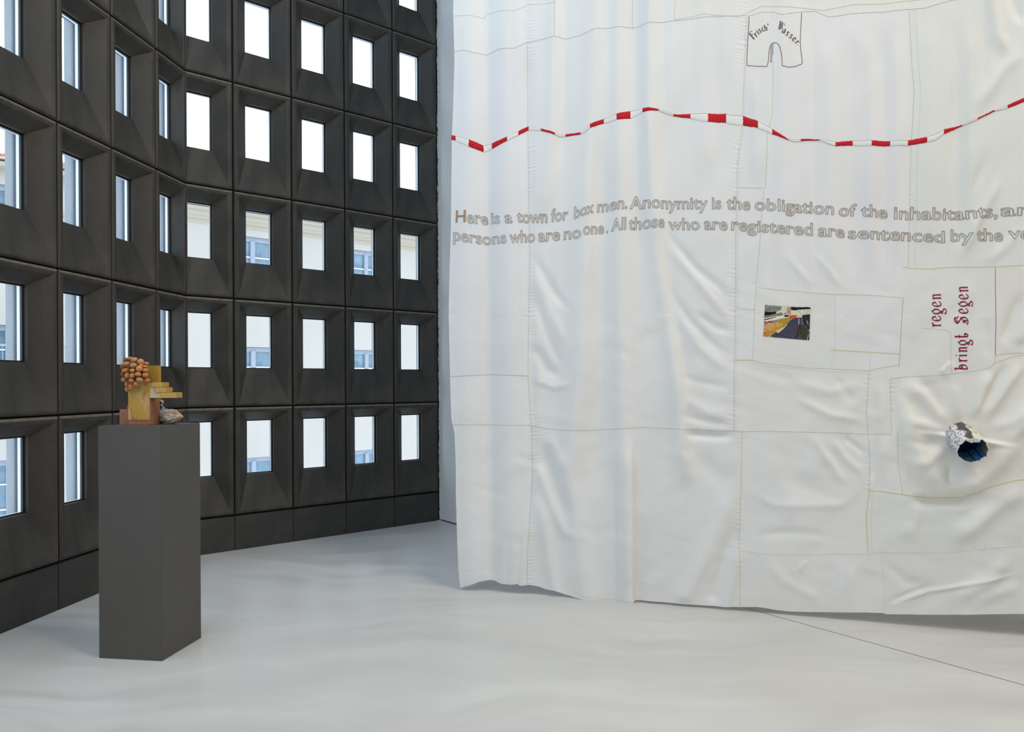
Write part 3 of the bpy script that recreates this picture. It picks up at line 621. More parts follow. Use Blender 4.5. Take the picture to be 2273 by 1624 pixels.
def Dsurf(px, py):
    px = np.asarray(px, float); py = np.asarray(py, float); shp = px.shape; px = px.ravel(); py = py.ravel()
    D = np.zeros(px.shape)
    for pts, a, w, kind in FO:
        q = np.asarray(pts, float); pad = w*3.2 if kind == 'g' else 34
        m = (px > q[:, 0].min()-pad) & (px < q[:, 0].max()+pad) & (py > q[:, 1].min()-pad) & (py < q[:, 1].max()+pad)
        if not m.any(): continue
        d, s, al, tot = seg_dist(px[m], py[m], q)
        e = np.minimum(1, np.minimum(al, tot-al)/max(12, min(90, tot*.30)))      # fade at both ends
        e = np.clip(e, 0, 1); e = e*e*(3-2*e)
        if q[0, 1] < -50: e = np.where(al < tot*.5, 1, e)
        if max(q[0, 1], q[-1, 1]) > 1285 and q[-1, 0] < 2000:
            e = np.where(al > tot*.5, 1, e)
        if kind == 'g': D[m] += a*1.0*e*np.exp(-(d/w)**2)
        else: D[m] += a*.5*e*(1 + np.tanh(-s*d/(w*.45)))*np.exp(-(d/30.)**2)
    # soft hanging folds and rumples
    D += .0045*vnoise(px + .15*py, py, 34, 700, 1) + .0028*vnoise(px, py, 17, 420, 2)*(py < 700) + .0040*vnoise(px + .5*py, py - .3*px, 46, 120, 3)
    low = np.clip((py - 480)/300, 0, 1)
    D += low*((.0040*vnoise(px*.8 - py*.6, px*.6 + py*.8, 150, 26, 4)*vnoise(px, py, 130, 90, 8)) + .0036*vnoise(px*.95 + py*.3, -px*.3 + py*.95, 120, 18, 5)*vnoise(px, py, 110, 90, 9) + .0004*vnoise(px, py, 11, 11, 6))
    for k, (a, lam, w) in PUCK.items():
        q = SE[k]; pad = w*2.5
        m = (px > q[:, 0].min()-pad) & (px < q[:, 0].max()+pad) & (py > q[:, 1].min()-pad) & (py < q[:, 1].max()+pad)
        if not m.any(): continue
        d, s, al, tot = seg_dist(px[m], py[m], q)
        amp = .55 + .45*np.sin(al/47. + len(k))
        one = np.where(s > 0, 1.0, .35) if k in ('v1', 'v9', 'v9b') else 1.0
        if k in ('v8', 'v2', 'v2b'): one = np.where(s < 0, 1.0, .35)
        D[m] += .85*a*amp*one*np.sin(2*PI*al/lam + 2.3*np.sin(al/19.) + 1.7*np.sin(al/7.3) + d*.10)*np.exp(-d/w*2.0)
    return D.reshape(shp)
def surf(px, py, off=0.0):
    """world points of the cloth under the pixels, lifted off it by off (m)"""
    X, Z = base_of(px, py); D = Dsurf(px, py)
    return np.stack([X, Yb(X) - D - off, Z], -1)

# outline of the cloth
le = np.array([(1007,-260),(1007,0),(1006,30),(1007,50),(1008,100),(1009,130),(1007,200),(1005,260),(1003,300),(1002,400),(1001,500),(998,600),(996,700),(998,780),(999,820),(1000,880),(1002,930),(1009,960),(1012,1040),(1012,1100),(1015,1200),(1018,1270),(1022,1303)], float)
hem = np.array([(1022,1303),(1045,1296),(1064,1289),(1085,1287.5),(1098,1289),(1112,1294.5),(1130,1296),(1149,1294),(1152,1298),(1175,1297.5),(1195,1301),(1212,1307),(1230,1308.5),(1255,1318),(1280,1325),(1330,1334),(1350,1339),(1378,1341.5),(1395,1339),(1403,1335),(1408,1332),(1440,1333.5),(1480,1337),(1550,1342),(1600,1345.5),(1645,1346.5),(1680,1346),(1700,1349),(1722,1353),(1755,1357),(1800,1358),(1900,1359),(1961,1360),(1964,1362.5),(2040,1363.5),(2140,1364),(2200,1362.5),(2273,1362),(2420,1362)], float)
hX, hZ = base_of(hem[:, 0], hem[:, 1]); lX, lZ = base_of(le[:, 0], le[:, 1]); o_ = np.argsort(lZ)
XR = 3.30; NX = 640; NF = 620; ZT = 4.02
v = np.linspace(0, 1, NF); vt = np.linspace(0, 1, 13)[1:]
tt = np.linspace(0, 1, NX)
gX = np.zeros((NF + 12, NX)); gZ = np.zeros_like(gX)
for it in range(3):
    for r_ in range(NF + 12):
        X0 = np.interp(gZ[r_, 0] if it else .3, lZ[o_], lX[o_]); gX[r_] = X0 + (XR - X0)*tt
        zh = np.interp(gX[r_], hX, hZ)
        gZ[r_] = zh + (ZT - zh)*v[r_] if r_ < NF else ZT + (HT - .02 - ZT)*vt[r_-NF]
gpx, gpy = px_of(gX, Yb(gX), gZ)
gD = Dsurf(gpx, gpy)
gY = Yb(gX) - gD
# faces and the patch each belongs to
cx_ = (gpx[:-1, :-1] + gpx[1:, 1:])/2; cy_ = (gpy[:-1, :-1] + gpy[1:, 1:])/2
pid = np.full(cx_.shape, 10)
x, y = cx_, cy_
def vxm(k): return vx(k, y)
H = {k: hy(k, x) for k in ('h1', 'h1b', 'h2', 'h3', 'h4', 'h5', 'h6', 'h7', 'h8', 'h9', 'h10', 'h2c')}
V = {k: vx(k, y) for k in ('v1', 'v2', 'v2b', 'v3', 'v4', 'v5', 'v6', 'v7', 'v8', 'v9', 'v9b', 'v11', 'vd', 'vf')}
V['v8a'] = np.where(y > 1088, vx('v8b', y), V['v8'])
def setp(m, i): pid[m] = i
setp((x < V['v1']), 4); setp((x < V['v1']) & (y > H['h8']), 5); setp((x < V['v1']) & (y > H['h7']), 6)
setp((x >= V['v1']) & (x < V['v2']), 7); setp((x >= V['v1']) & (x < 1647) & (y > H['h7']) & (x < V['v2b']), 8)
setp((x >= V['v2']) & (x < V['v4']) & (y < 417), 9); setp((x >= V['v2']) & (y >= 417) & (x < V['v5']) & (y < 800), 11)
setp((x > V['v3']) & (y < 592), 12); setp((x > 2005) & (y >= 592 - 6) & (y > H['h4']), 17)
setp((x > V['v5']) & (y > H['h2']) & (x < 2005), 13); setp((x > V['vd']) & (y > H['h2']) & (x < V['v6']), 14)
setp((x > 1843) & (y > H['h2c']) & (x < 1932), 15); setp((x >= 1932) & (y > H['h2c']) & (x < V['v6']), 16)
setp((x > V['v7']) & (y > H['h4']) & (x > 2205), 18)
setp((x >= V['v2']) & (y > H['h3']) & (x < V['v8a']) & (y > 799), 19)
setp((x >= V['v8']) & (x < 1978) & (y > 820), 20); setp((x >= V['v8']) & (x < V['v9b']) & (y > 963), 21)
setp((x >= 1978) & (y > H['h6']) & (y <= 963), 22); setp((x >= V['v9b']) & (y > 963), 22); setp((x > 2209) & (y > H['h5']) & (y < H['h6'] + 300), 22)
setp((x >= V['v2b']) & (y > H['h7']) & (x < V['v8a']), 23); setp((x >= V['v8a']) & (y > H['h9']), 24)
setp((x >= V['v2b']) & (y > H['h10']) & (x < V['v11']), 25); setp((x >= V['v11']) & (y > H['h10']), 26)
setp((y < H['h1']), 0); setp((y < H['h1']) & (x > 1404), 1); setp((y < H['h1']) & (x > 1498), 2); setp((y < H['h1b']) & (x > 1657), 3)
def inpoly(px, py, poly):
    poly = np.asarray(poly, float); ins = np.zeros(px.shape, bool); n_ = len(poly); j = n_-1
    for i in range(n_):
        xi, yi, xj, yj = *poly[i], *poly[j]
        c = ((yi > py) != (yj > py)) & (px < (xj-xi)*(py-yi)/((yj-yi) or 1e-9) + xi); ins ^= c; j = i
    return ins
Z5 = 10.825
tro_l = [(1662.5,38),(1661.5,60),(1660,85),(1659,105),(1658,130),(1657.8,145),(1680,147.5),(1702,148.5),(1705,136),(1706,120),(1708,106),(1712,97.5),(1718,95.5),(1724,97),(1729,105),(1733,122),(1734.5,140),(1734,147.5),(1750,150.5),(1765,148.5),(1780,142),(1779.5,130),(1777,110),(1776,95),(1777.5,60),(1779.5,28)]
setp(inpoly(x, y, tro_l), 27)
setp(inpoly(x, y, [(2045,727),(2110,732),(2111,828),(2045,832)]), 28)
hole = inpoly(x, y, [(1711.5,98),(1716.5,97),(1715.5,120),(1713.2,139),(1708,139),(1709,112)])
pid[hole] = -1

def cloth(name, c, sat=.0, waffle=False, rough=.85, fine=1.0):
    c2 = tuple(max(0, q - .03) for q in c)
    m = mat(name, c, rough, .2, noise=[(2.2, c2, .45, .75, I1)],
            bump=([('waffle', .35, .002, (1, 1, 1))] if waffle else []) + [(7, .06*fine, .02, (1, 1, .45)), (26, .12*fine, .005, (1.0, 1, .7)), (220, .10, .0008, I1)], sheen=.1)
    nt = m.node_tree; b = nt.nodes['Principled BSDF']      # thin cotton: a little light passes through
    tl = nt.nodes.new('ShaderNodeBsdfTranslucent'); tl.inputs[0].default_value = (*c, 1)
    mx = nt.nodes.new('ShaderNodeMixShader'); mx.inputs[0].default_value = .12
    out = [n for n in nt.nodes if n.type == 'OUTPUT_MATERIAL'][0]
    nt.links.new(b.outputs[0], mx.inputs[1]); nt.links.new(tl.outputs[0], mx.inputs[2]); nt.links.new(mx.outputs[0], out.inputs[0])
    return m
wht = (.80, .80, .795); crm = (.80, .792, .762); grn = (.775, .785, .76); lil = (.795, .79, .80); sat = (.80, .79, .745)
CM = {'white': cloth('white_cotton', wht), 'cream': cloth('cream_cotton', crm), 'green': cloth('cool_cotton', grn), 'lilac': cloth('soft_white_cotton', lil, fine=.7),
      'satin': cloth('cream_satin', sat, rough=.5), 'waffle': cloth('quilted_cotton', (.79, .785, .745), waffle=True), 'linen': cloth('washed_linen', (.785, .785, .765), fine=1.5)}
pm_ = {0:'white',1:'white',2:'cream',3:'cream',4:'lilac',5:'white',6:'white',7:'white',8:'white',9:'lilac',10:'lilac',11:'lilac',12:'green',13:'linen',14:'lilac',15:'linen',16:'lilac',17:'linen',18:'waffle',19:'cream',20:'cream',21:'white',22:'satin',23:'white',24:'green',25:'white',26:'linen',27:'linen',28:'cream'}
cur = empty('patchwork_curtain', (0, float(Yb(1.2)), 0)); OX = np.array([0, float(Yb(1.2)), 0])
tag(cur, 'huge white curtain sewn from old bed linen patches with embroidered text, hanging to the floor', 'curtain')
idx = np.arange(gX.size).reshape(gX.shape)
quads = np.stack([idx[:-1, :-1], idx[:-1, 1:], idx[1:, 1:], idx[1:, :-1]], -1)
co_all = np.stack([gX, gY, gZ], -1).reshape(-1, 3) - OX
for i in sorted(pm_):
    q = quads[pid == i]
    if len(q) == 0: continue
    u_q, inv = np.unique(q.ravel(), return_inverse=True)
    me = bpy.data.meshes.new('fabric_patch'); nv, nq = len(u_q), len(q)
    me.vertices.add(nv); me.vertices.foreach_set('co', co_all[u_q].ravel().astype(np.float32))
    me.loops.add(nq*4); me.loops.foreach_set('vertex_index', inv.astype(np.int32).ravel())
    me.polygons.add(nq); me.polygons.foreach_set('loop_start', np.arange(0, nq*4, 4, dtype=np.int32))
    me.update(calc_edges=True); me.polygons.foreach_set('use_smooth', np.ones(nq, bool)); me.validate()
    o = link('shorts_patch' if i == 27 else 'fabric_patch', me, CM[pm_[i]], cur)
    if i == 27: o['label'] = 'white underpants patch with brown stitched outline'

# stitched seams: raised threads
TH = {'cream': mat('cream_thread', (.60, .58, .50), .8), 'yellow': mat('yellow_thread', (.62, .57, .28), .8), 'grey': mat('grey_thread', (.50, .50, .49), .8), 'white': mat('white_thread', (.70, .70, .68), .8),
      'brown': mat('brown_thread', (.16, .085, .075), .8), 'red': mat('red_thread', (.45, .14, .15), .8), 'tan': mat('tan_thread', (.50, .40, .32), .8)}
def resample(q, step):
    q = np.asarray(q, float); s = np.r_[0, np.cumsum(np.hypot(*np.diff(q, axis=0).T))]; n_ = max(2, int(s[-1]/step)+1); t = np.linspace(0, s[-1], n_)
    return np.stack([np.interp(t, s, q[:, 0]), np.interp(t, s, q[:, 1])], -1)
def add_thread(q, w, col, h=.0016, name='seam', jit=0.0):
    q = resample(q, 3.0); d = np.gradient(q, axis=0); d /= np.maximum(1e-9, np.hypot(d[:, 0], d[:, 1]))[:, None]; nn = np.stack([-d[:, 1], d[:, 0]], -1)
    if jit: q = q + nn*(rng.rand(len(q), 1)-.5)*jit
    rows = [surf(*(q + nn*w*.5).T, .0006), surf(*q.T, h), surf(*(q - nn*w*.5).T, .0006)]
    vs = np.stack(rows, 1).reshape(-1, 3) - OX; fs = []
    for i in range(len(q)-1):
        for k in range(2): a = 3*i + k; fs.append((a, a+1, a+4, a+3))
    return link(name, pymesh(name, vs, fs, True), TH[col], cur)
seams = [('v1',1.3,'cream'),('v2',1.2,'cream'),('v2b',1.2,'cream'),('v3',1.2,'cream'),('v4',1.2,'cream'),('v4b',1.4,'cream'),('v5',1.2,'cream'),('v6',1.2,'tan'),('v7',1.5,'red'),('v7b',1.5,'yellow'),('v8',1.2,'cream'),('v8b',1.8,'yellow'),
         ('v9',1.2,'cream'),('v9b',1.3,'cream'),('v10',1.0,'white'),('v11',1.0,'white'),('h0',1.2,'cream'),('h1',1.2,'grey'),('h1b',1.4,'cream'),('va',1.0,'grey'),('vb',.9,'grey'),('vc',.9,'cream'),('h2',1.4,'cream'),('h2b',1.2,'cream'),
         ('h3y',2.6,'yellow'),('h3',1.4,'cream'),('vd',.9,'white'),('h2c',1.4,'yellow'),('vf',.9,'white'),('h4',1.5,'yellow'),('h5',1.6,'yellow'),('h6',1.4,'cream'),('h7',1.5,'cream'),('h8',1.5,'grey'),('h9',1.8,'yellow'),('h10',1.2,'white'),('hem',.9,'white'),('s1',.9,'cream'),('fold_line',1.0,'white')]
for k, w, c in seams:
    q = SE[k]; q = q[(q[:, 1] > -60)] if len(q[q[:, 1] > -60]) > 1 else q
    q = q[q[:, 0] < 2450]
    add_thread(q, w, c, jit=.5)
for k, dx in (('v3', 14), ('v2', 4)): add_thread(SE[k][1:] + np.array([dx, 0]), .8, 'white', jit=.4)
add_thread(np.array([(1670,805),(1700,811),(1790,820),(1840,824),(1925,827)]), .9, 'white')
add_thread(np.array(tro_l), 1.4, 'brown', .0022, 'stitched_outline')
q = surf(*np.array([(1707.5,131),(1714,131),(1713,134.5),(1708.5,138)], float).T, -.03) - OX
link('dark_scrap', pymesh('dark_scrap', q, [(0, 1, 2, 3)]), M['joint'], cur)

# red and white knitted band: stations (x, upper edge, lower edge, colour that starts here)
Z1, Z2b = 3.444, 3.481
ba = [(78,1030,1065,'R'),(106,1040,1078,'W'),(213,1075,1130,'R'),(318,1108,1160,'W'),(388,1090,1135,'R'),(498,1055,1088,'W'),(590,1005,1037,'R'),(664,960,992,'W'),(762,985,1003,'R'),(862,1018,1036,'W'),(905,1036,1047,''),(950,1022,1040,'R'),(1058,1016,1034,'W'),(1100,1000,1020,''),(1133,958,990,'R'),(1236,915,950,'W'),(1336,878,925,'R'),(1440,850,908,'W'),(1535,833,865,'R'),(1655,838,850,'W'),(1775,872,887,'R'),(1900,870,905,'W'),(1990,868,930,''),(2037,870,933,'R'),(2173,868,937,'W')]
bb = [(0,890,958,''),(104,893,968,'R'),(208,940,993,'W'),(325,998,1040,'R'),(438,1078,1087,'W'),(500,1082,1100,''),(548,1075,1092,'R'),(620,1074,1086,''),(688,1078,1084,'W'),(770,1090,1122,''),(815,1101,1131,'R'),(948,1083,1122,'W'),(1090,1088,1130,'R'),(1232,1090,1130,'W'),(1375,1086,1127,'R'),(1510,1063,1106,'W'),(1580,1042,1090,''),(1652,1000,1038,'R'),(1795,962,972,'W'),(1850,940,955,''),(1908,915,927,'R'),(2040,850,862,'W'),(2150,808,835,'R'),(2330,730,765,'')]
stn = [(980 + a/Z1, b/Z1, c/Z1, k) for a, b, c, k in ba] + [(1620 + a/Z2b, b/Z2b, c/Z2b, k) for a, b, c, k in bb]
M['band_red'] = mat('red_knit', (.52, .012, .022), .8, .2, noise=[(260, (.70, .20, .22), .66, .80, (1, 1, 1)), (60, (.40, .01, .015), .5, .7, I1)], bump=[(200, .6, .003, I1)])
M['band_white'] = mat('white_knit', (.78, .78, .745), .9, .2, bump=[(150, .5, .003, (.3, 1, 1.5))])
sx = np.array([s[0] for s in stn]); s0 = np.array([s[1] for s in stn]); s1 = np.array([s[2] for s in stn])
cuts = [(s[0], s[3]) for s in stn if s[3]]; cuts.append((stn[-1][0], 'E'))
for (xa, c), (xb, _) in zip(cuts, cuts[1:]):
    n_ = max(3, int((xb-xa)/2.0)); xs = np.linspace(xa - (.3 if c == 'R' else 0), xb + (.3 if c == 'R' else 0), n_)
    top_ = np.interp(xs, sx, s0); bot = np.interp(xs, sx, s1); hgt = np.maximum(bot - top_, 2.2); mid = (bot+top_)/2
    rows = []
    R = 7; jt = (rng.rand(n_)-.5)*1.2; jb = (rng.rand(n_)-.5)*1.2
    for k in range(R):
        f = k/(R-1); yy = mid - hgt/2 + f*hgt + (jt*(1-f)**3 + jb*f**3)*.8
        ln = np.sin(f*PI); rib = .0010*abs(math.sin(f*PI*3))
        xx = xs + np.where(np.arange(n_) == 0, -1, np.where(np.arange(n_) == n_-1, 1, 0))*(rng.rand()*1.2 if c == 'R' else 0)
        rows.append(surf(xx, yy, (.0010 + .0026*ln + rib) * (1.25 if c == 'R' else 1.0)))
    vs = np.stack(rows, 1).reshape(-1, 3) - OX
    fs = [(R*i+k, R*i+k+1, R*i+R+k+1, R*i+R+k) for i in range(n_-1) for k in range(R-1)]
    link('red_band_piece' if c == 'R' else 'white_band_piece', pymesh('band_piece', vs, fs, True), M['band_red' if c == 'R' else 'band_white'], cur)
    if c == 'W':
        for f, cc in ((.02, 'cream'), (.38, 'grey'), (.98, 'grey')):
            add_thread(np.stack([xs, mid - hgt/2 + f*hgt], -1), .7, cc, .0042 if 0 < f < .9 else .0022, 'band_thread')

# embroidered sentence: outlined letters following the cloth
dg_cache = {}
def text_mesh(body, filled=False):
    key = (body, filled)
    if key in dg_cache: return dg_cache[key]
    c = bpy.data.curves.new('t', 'FONT'); c.body = body; c.size = 1.0; c.resolution_u = 4
    if filled: c.fill_mode = 'BOTH'; c.extrude = .01; c.bevel_depth = .012; c.bevel_resolution = 0
    else: c.fill_mode = 'NONE'; c.extrude = 0; c.offset = .006; c.bevel_depth = .0170; c.bevel_resolution = 1
    o = bpy.data.objects.new('t', c); sc.collection.objects.link(o); dg = bpy.context.evaluated_depsgraph_get()
    me = bpy.data.meshes.new_from_object(o.evaluated_get(dg)); bpy.data.objects.remove(o)
    co = np.zeros(len(me.vertices)*3); me.vertices.foreach_get('co', co); co = co.reshape(-1, 3)
    fs = [tuple(p.vertices) for p in me.polygons]; dg_cache[key] = (co, fs); return co, fs
capH = None
def word(body, x0, x1, y0, y1, cap=28.0, filled=False, color='tan', ym=None, name='embroidered_word'):
    global capH
    if capH is None:
        c, _ = text_mesh('H'); capH = c[:, 1].max() - c[:, 1].min()
    co, fs = text_mesh(body, filled)
    xmin, xmax = co[:, 0].min(), co[:, 0].max(); t = (co[:, 0]-xmin)/(xmax-xmin)
    k = cap/capH; px = x0 + t*(x1-x0)
    base = y0 + (y1-y0)*t
    if ym is not None: base += (ym - (y0+y1)/2)*4*t*(1-t)
    py = base - co[:, 1]*k*(1 + .03*np.sin(px/31.))
    px = px + 1.2*np.sin(py/7.3 + px/40.)*.5
    X, Zz = base_of(px, py); D = Dsurf(px, py)
    off = .0010 + (co[:, 2] - co[:, 2].min())*k*.0027*.55
    vs = np.stack([X, Yb(X) - D - off, Zz], -1) - OX
    return link(name, pymesh(name, vs, fs, False), TH2[color], cur)
TH2 = {'tan': mat('taupe_thread', (.33, .28, .235), .85), 'brown': mat('light_brown_thread', (.37, .24, .15), .85)}
word('H', 1012, 1034, 494, 494, 27, True, 'brown')
for w_ in [('ere',1037,1083.5,496.5,497),('is',1090,1109.5,496,497),('a',1120,1137,496.5,496),('town',1147,1215,494,494),('for',1223,1261,491.5,488),('box',1274,1317,487,472.5),('men.',1326,1392,470.5,463.5),('Anonymity',1398,1571,463,463),
           ('is',1580,1600,463.5,463.5),('the',1612,1666,463.5,465.5),('obligation',1676,1850,465,477),('of',1862,1903,479,478),('the',1911,1970.5,480,483.5),('inhabitants,',1983,2214.5,486,481,28.5,False,'tan',487),('an',2221,2290,479,477)]:
    word(*w_)
for w_ in [('persons',1006,1124,533,540,27,False,'tan',541),('who',1131,1187,540,536),('are',1194,1243,536,532.5),('no',1251.5,1289,532,529),('one',1293,1341,523,517),('.',1346,1350,516.5,516.5),('All',1356,1389,514,510),('those',1395,1475,510,504.5),
           ('who',1484,1553,509,509.5),('are',1562,1614,509,511),('registered',1623,1804,510,523),('are',1815,1876,524,527),('sentenced',1884,2097,528,538.5),('by',2110,2157,535,535),('the',2166,2226,534,534.5),('ve',2236,2287,530,529)]:
    word(*w_)

# black-letter embroidery drawn with a broad nib
def cat(pts, n_=8):
    p = np.array([pts[0]] + list(pts) + [pts[-1]], float); out = []
    for i in range(1, len(p)-2):
        for t in np.linspace(0, 1, n_, endpoint=False):
            out.append(.5*((2*p[i]) + (-p[i-1]+p[i+1])*t + (2*p[i-1]-5*p[i]+4*p[i+1]-p[i+2])*t*t + (-p[i-1]+3*p[i]-3*p[i+1]+p[i+2])*t**3))
    out.append(p[-2]); return np.array(out)
G = {  # strokes in x-height units, y up; (width factor, points, smooth)
 'r': (.62, [(1.0, [(.18,.86),(.28,.92),(.30,.0)], 0), (.8, [(.10,.80),(.30,.95)], 0), (.8, [(.16,.02),(.44,.06)], 0), (.9, [(.32,.62),(.42,.88),(.54,.98),(.62,.86)], 1)]),
 'e': (.72, [(1.0, [(.60,.60),(.50,.94),(.30,.96),(.12,.60),(.16,.18),(.36,.0),(.58,.14),(.64,.26)], 1), (.6, [(.14,.36),(.60,.62)], 0)]),
 'g': (.74, [(1.0, [(.36,.96),(.14,.78),(.12,.36),(.34,.10),(.58,.34),(.60,.74),(.38,.96)], 1), (.8, [(.34,.96),(.46,1.14)], 0), (1.1, [(.20,.06),(.18,-.18),(.50,-.22),(.66,-.38),(.52,-.60),(.22,-.60),(.10,-.42)], 1), (.9, [(.30,.10),(.44,-.20)], 0)]),
 'n': (.80, [(1.0, [(.16,.90),(.24,.92),(.24,.04)], 0), (.8, [(.08,.82),(.26,.96)], 0), (.8, [(.12,.02),(.34,.06)], 0), (1.0, [(.24,.70),(.42,.94),(.58,.90),(.62,.60),(.62,.04)], 1), (.8, [(.56,.06),(.74,.12)], 0)]),
 'i': (.44, [(1.0, [(.12,.88),(.22,.92),(.22,.04)], 0), (.8, [(.08,.80),(.24,.96)], 0), (.8, [(.14,.04),(.36,.10)], 0), (1.6, [(.22,1.26),(.24,1.32)], 0)]),
 't': (.60, [(1.1, [(.20,1.40),(.28,1.36),(.26,.30),(.34,.02),(.56,.06),(.62,.30),(.52,.40),(.48,.28)], 1), (.9, [(.06,.92),(.52,.98)], 0)]),
 'b': (.80, [(1.0, [(.10,1.40),(.24,1.44),(.18,.04),(.40,.0),(.64,.20),(.66,.62),(.48,.92),(.28,.80),(.30,.56),(.44,.52),(.44,.66)], 1), (.8, [(.04,1.30),(.26,1.50)], 0)]),
 'S': (1.10, [(1.1, [(.86,1.40),(.66,1.52),(.34,1.44),(.16,1.20),(.36,.98),(.70,.78),(.84,.44),(.60,.08),(.20,.0),(.02,.14)], 1), (.7, [(.40,1.14),(.30,1.24),(.42,1.34),(.54,1.24),(.46,1.16)], 1), (.9, [(.20,.34),(.86,.86)], 0), (.9, [(.28,.20),(.28,.62)], 0), (.9, [(.46,.10),(.46,.56)], 0), (.8, [(.60,1.5),(.96,1.04)], 0)]),
 'F': (1.0, [(1.0, [(.30,1.50),(.22,.90),(.26,.10)], 1), (.8, [(.40,1.40),(.36,.16)], 0), (1.0, [(.14,1.30),(.40,1.60),(.74,1.56),(.96,1.40)], 1), (.9, [(.36,.90),(.66,.98)], 0), (.8, [(.10,.04),(.48,.08)], 0), (.7, [(.66,1.10),(.60,.84)], 0)]),
 's': (.66, [(1.0, [(.56,.84),(.40,.98),(.18,.82),(.30,.58),(.50,.42),(.52,.14),(.30,.0),(.08,.12)], 1)]),
 'c': (.62, [(1.0, [(.54,.82),(.36,.98),(.14,.74),(.12,.30),(.32,.0),(.56,.12)], 1)]),
 'h': (.80, [(1.0, [(.12,1.50),(.22,1.46),(.22,.02)], 0), (1.0, [(.22,.72),(.42,.96),(.60,.76),(.60,.02)], 1), (.8, [(.54,.04),(.74,.08)], 0)]),
 "'": (.34, [(1.2, [(.16,1.50),(.20,1.16)], 0)]),
 'W': (1.55, [(1.0, [(.10,1.52),(.26,1.40),(.24,.14)], 1), (.8, [(.42,1.44),(.40,.14)], 0), (1.0, [(.10,1.54),(.50,1.58),(.74,1.34),(.56,.94),(.78,.60),(.60,.20),(.24,.02)], 1), (.6, [(.56,1.3),(.54,.24)], 0), (.9, [(1.14,1.20),(.90,1.26),(.80,.80),(.84,.24),(1.10,.06)], 1), (.8, [(1.12,1.22),(1.30,1.0)], 0)]),
 'a': (.76, [(1.0, [(.14,.74),(.36,.96),(.56,.80),(.56,.04)], 1), (1.0, [(.54,.50),(.20,.44),(.12,.18),(.30,.0),(.54,.20)], 1), (.8, [(.52,.06),(.72,.10)], 0)]),
 '.': (.3, [(1.8, [(.14,.04),(.20,.10)], 0)]),
}
def nib_mesh(strokes_px, ang, w, off=.0014):
    vs, fs = [], []
    n1 = np.array([math.cos(ang), -math.sin(ang)])*w*.5; n2 = np.array([math.sin(ang), math.cos(ang)])*w*.16*1.8
    for wf, q in strokes_px:
        for nb in (n1*wf, n2*wf):
            b0 = len(vs); a = q + nb; b = q - nb
            A3 = surf(*a.T, off) - OX; B3 = surf(*b.T, off) - OX
            for i in range(len(q)): vs += [A3[i], B3[i]]
            for i in range(len(q)-1): fs.append((b0+2*i, b0+2*i+1, b0+2*i+3, b0+2*i+2))
        off += .00005
    return vs, fs
TH2['wine'] = mat('wine_red_thread', (.24, .012, .030), .8, .2, noise=[(300, (.34, .04, .06), .6, .8, I1)])
TH2['dark'] = mat('dark_maroon_thread', (.085, .022, .028), .8, .2)
def glyph(ch, ox, oy, rot, s, col, sx_=1.0, shear=0.0, nib=.17, name='embroidered_letter'):
    """rot: direction of the baseline in the picture, radians counter-clockwise"""
    c_, s_ = math.cos(rot), math.sin(rot); st_ = []
    for wf, pts, sm in G[ch][1]:
        q = cat(pts) if sm else resample(np.array(pts, float), .12)
        lx = (q[:, 0] + shear*q[:, 1])*s*sx_; ly = q[:, 1]*s
        st_.append((wf, np.stack([ox + lx*c_ - ly*s_*1.0, oy - (lx*s_ + ly*c_)], -1)))
    vs, fs = nib_mesh(st_, rot + math.radians(20), nib*s)
    return link(name, pymesh(name, vs, fs), TH2[col], cur)
def vertical_word(txt, y_start, y_end, xbase, s, col, gap=.12, caps=1.0):
    wd = [G[c][0] + gap for c in txt]; k = (y_start - y_end)/sum(wd)/s; yy = y_start
    for c, w_ in zip(txt, wd):
        glyph(c, xbase, yy, PI/2, s, col, k); yy -= w_*s*k
vertical_word('regen', 727.5, 649, 2087.5, 18.8, 'wine')
vertical_word('bringt', 821.5, 739, 2146.5, 18.8, 'wine')
vertical_word('Segen', 720, 632.5, 2146.5, 18.8, 'wine')
D_ = math.radians
for ch, x_, y_, r_, s_ in (('F',1672,89.5,42,11.6),('r',1678.2,83.5,40,9.6),('i',1683.2,77.5,36,9.6),('s',1686.2,74.2,30,9.2),('c',1692.5,70.2,22,9.2),('h',1697.5,69.2,14,9.2),("'",1704.5,66.5,8,9.2),
                           ('W',1724,66.5,-12,11.6),('a',1732.5,73.5,-30,10.5),('s',1740.5,79.0,-32,10.2),('s',1748.5,84.2,-36,10.2),('e',1755.5,89.8,-40,10.2),('r',1762.5,95.0,-50,9.6),('.',1767,99.5,-50,9.6)):
    glyph(ch, x_, y_, D_(r_), s_, 'dark', 1.0, nib=.12 if ch in 'WF' else .20)

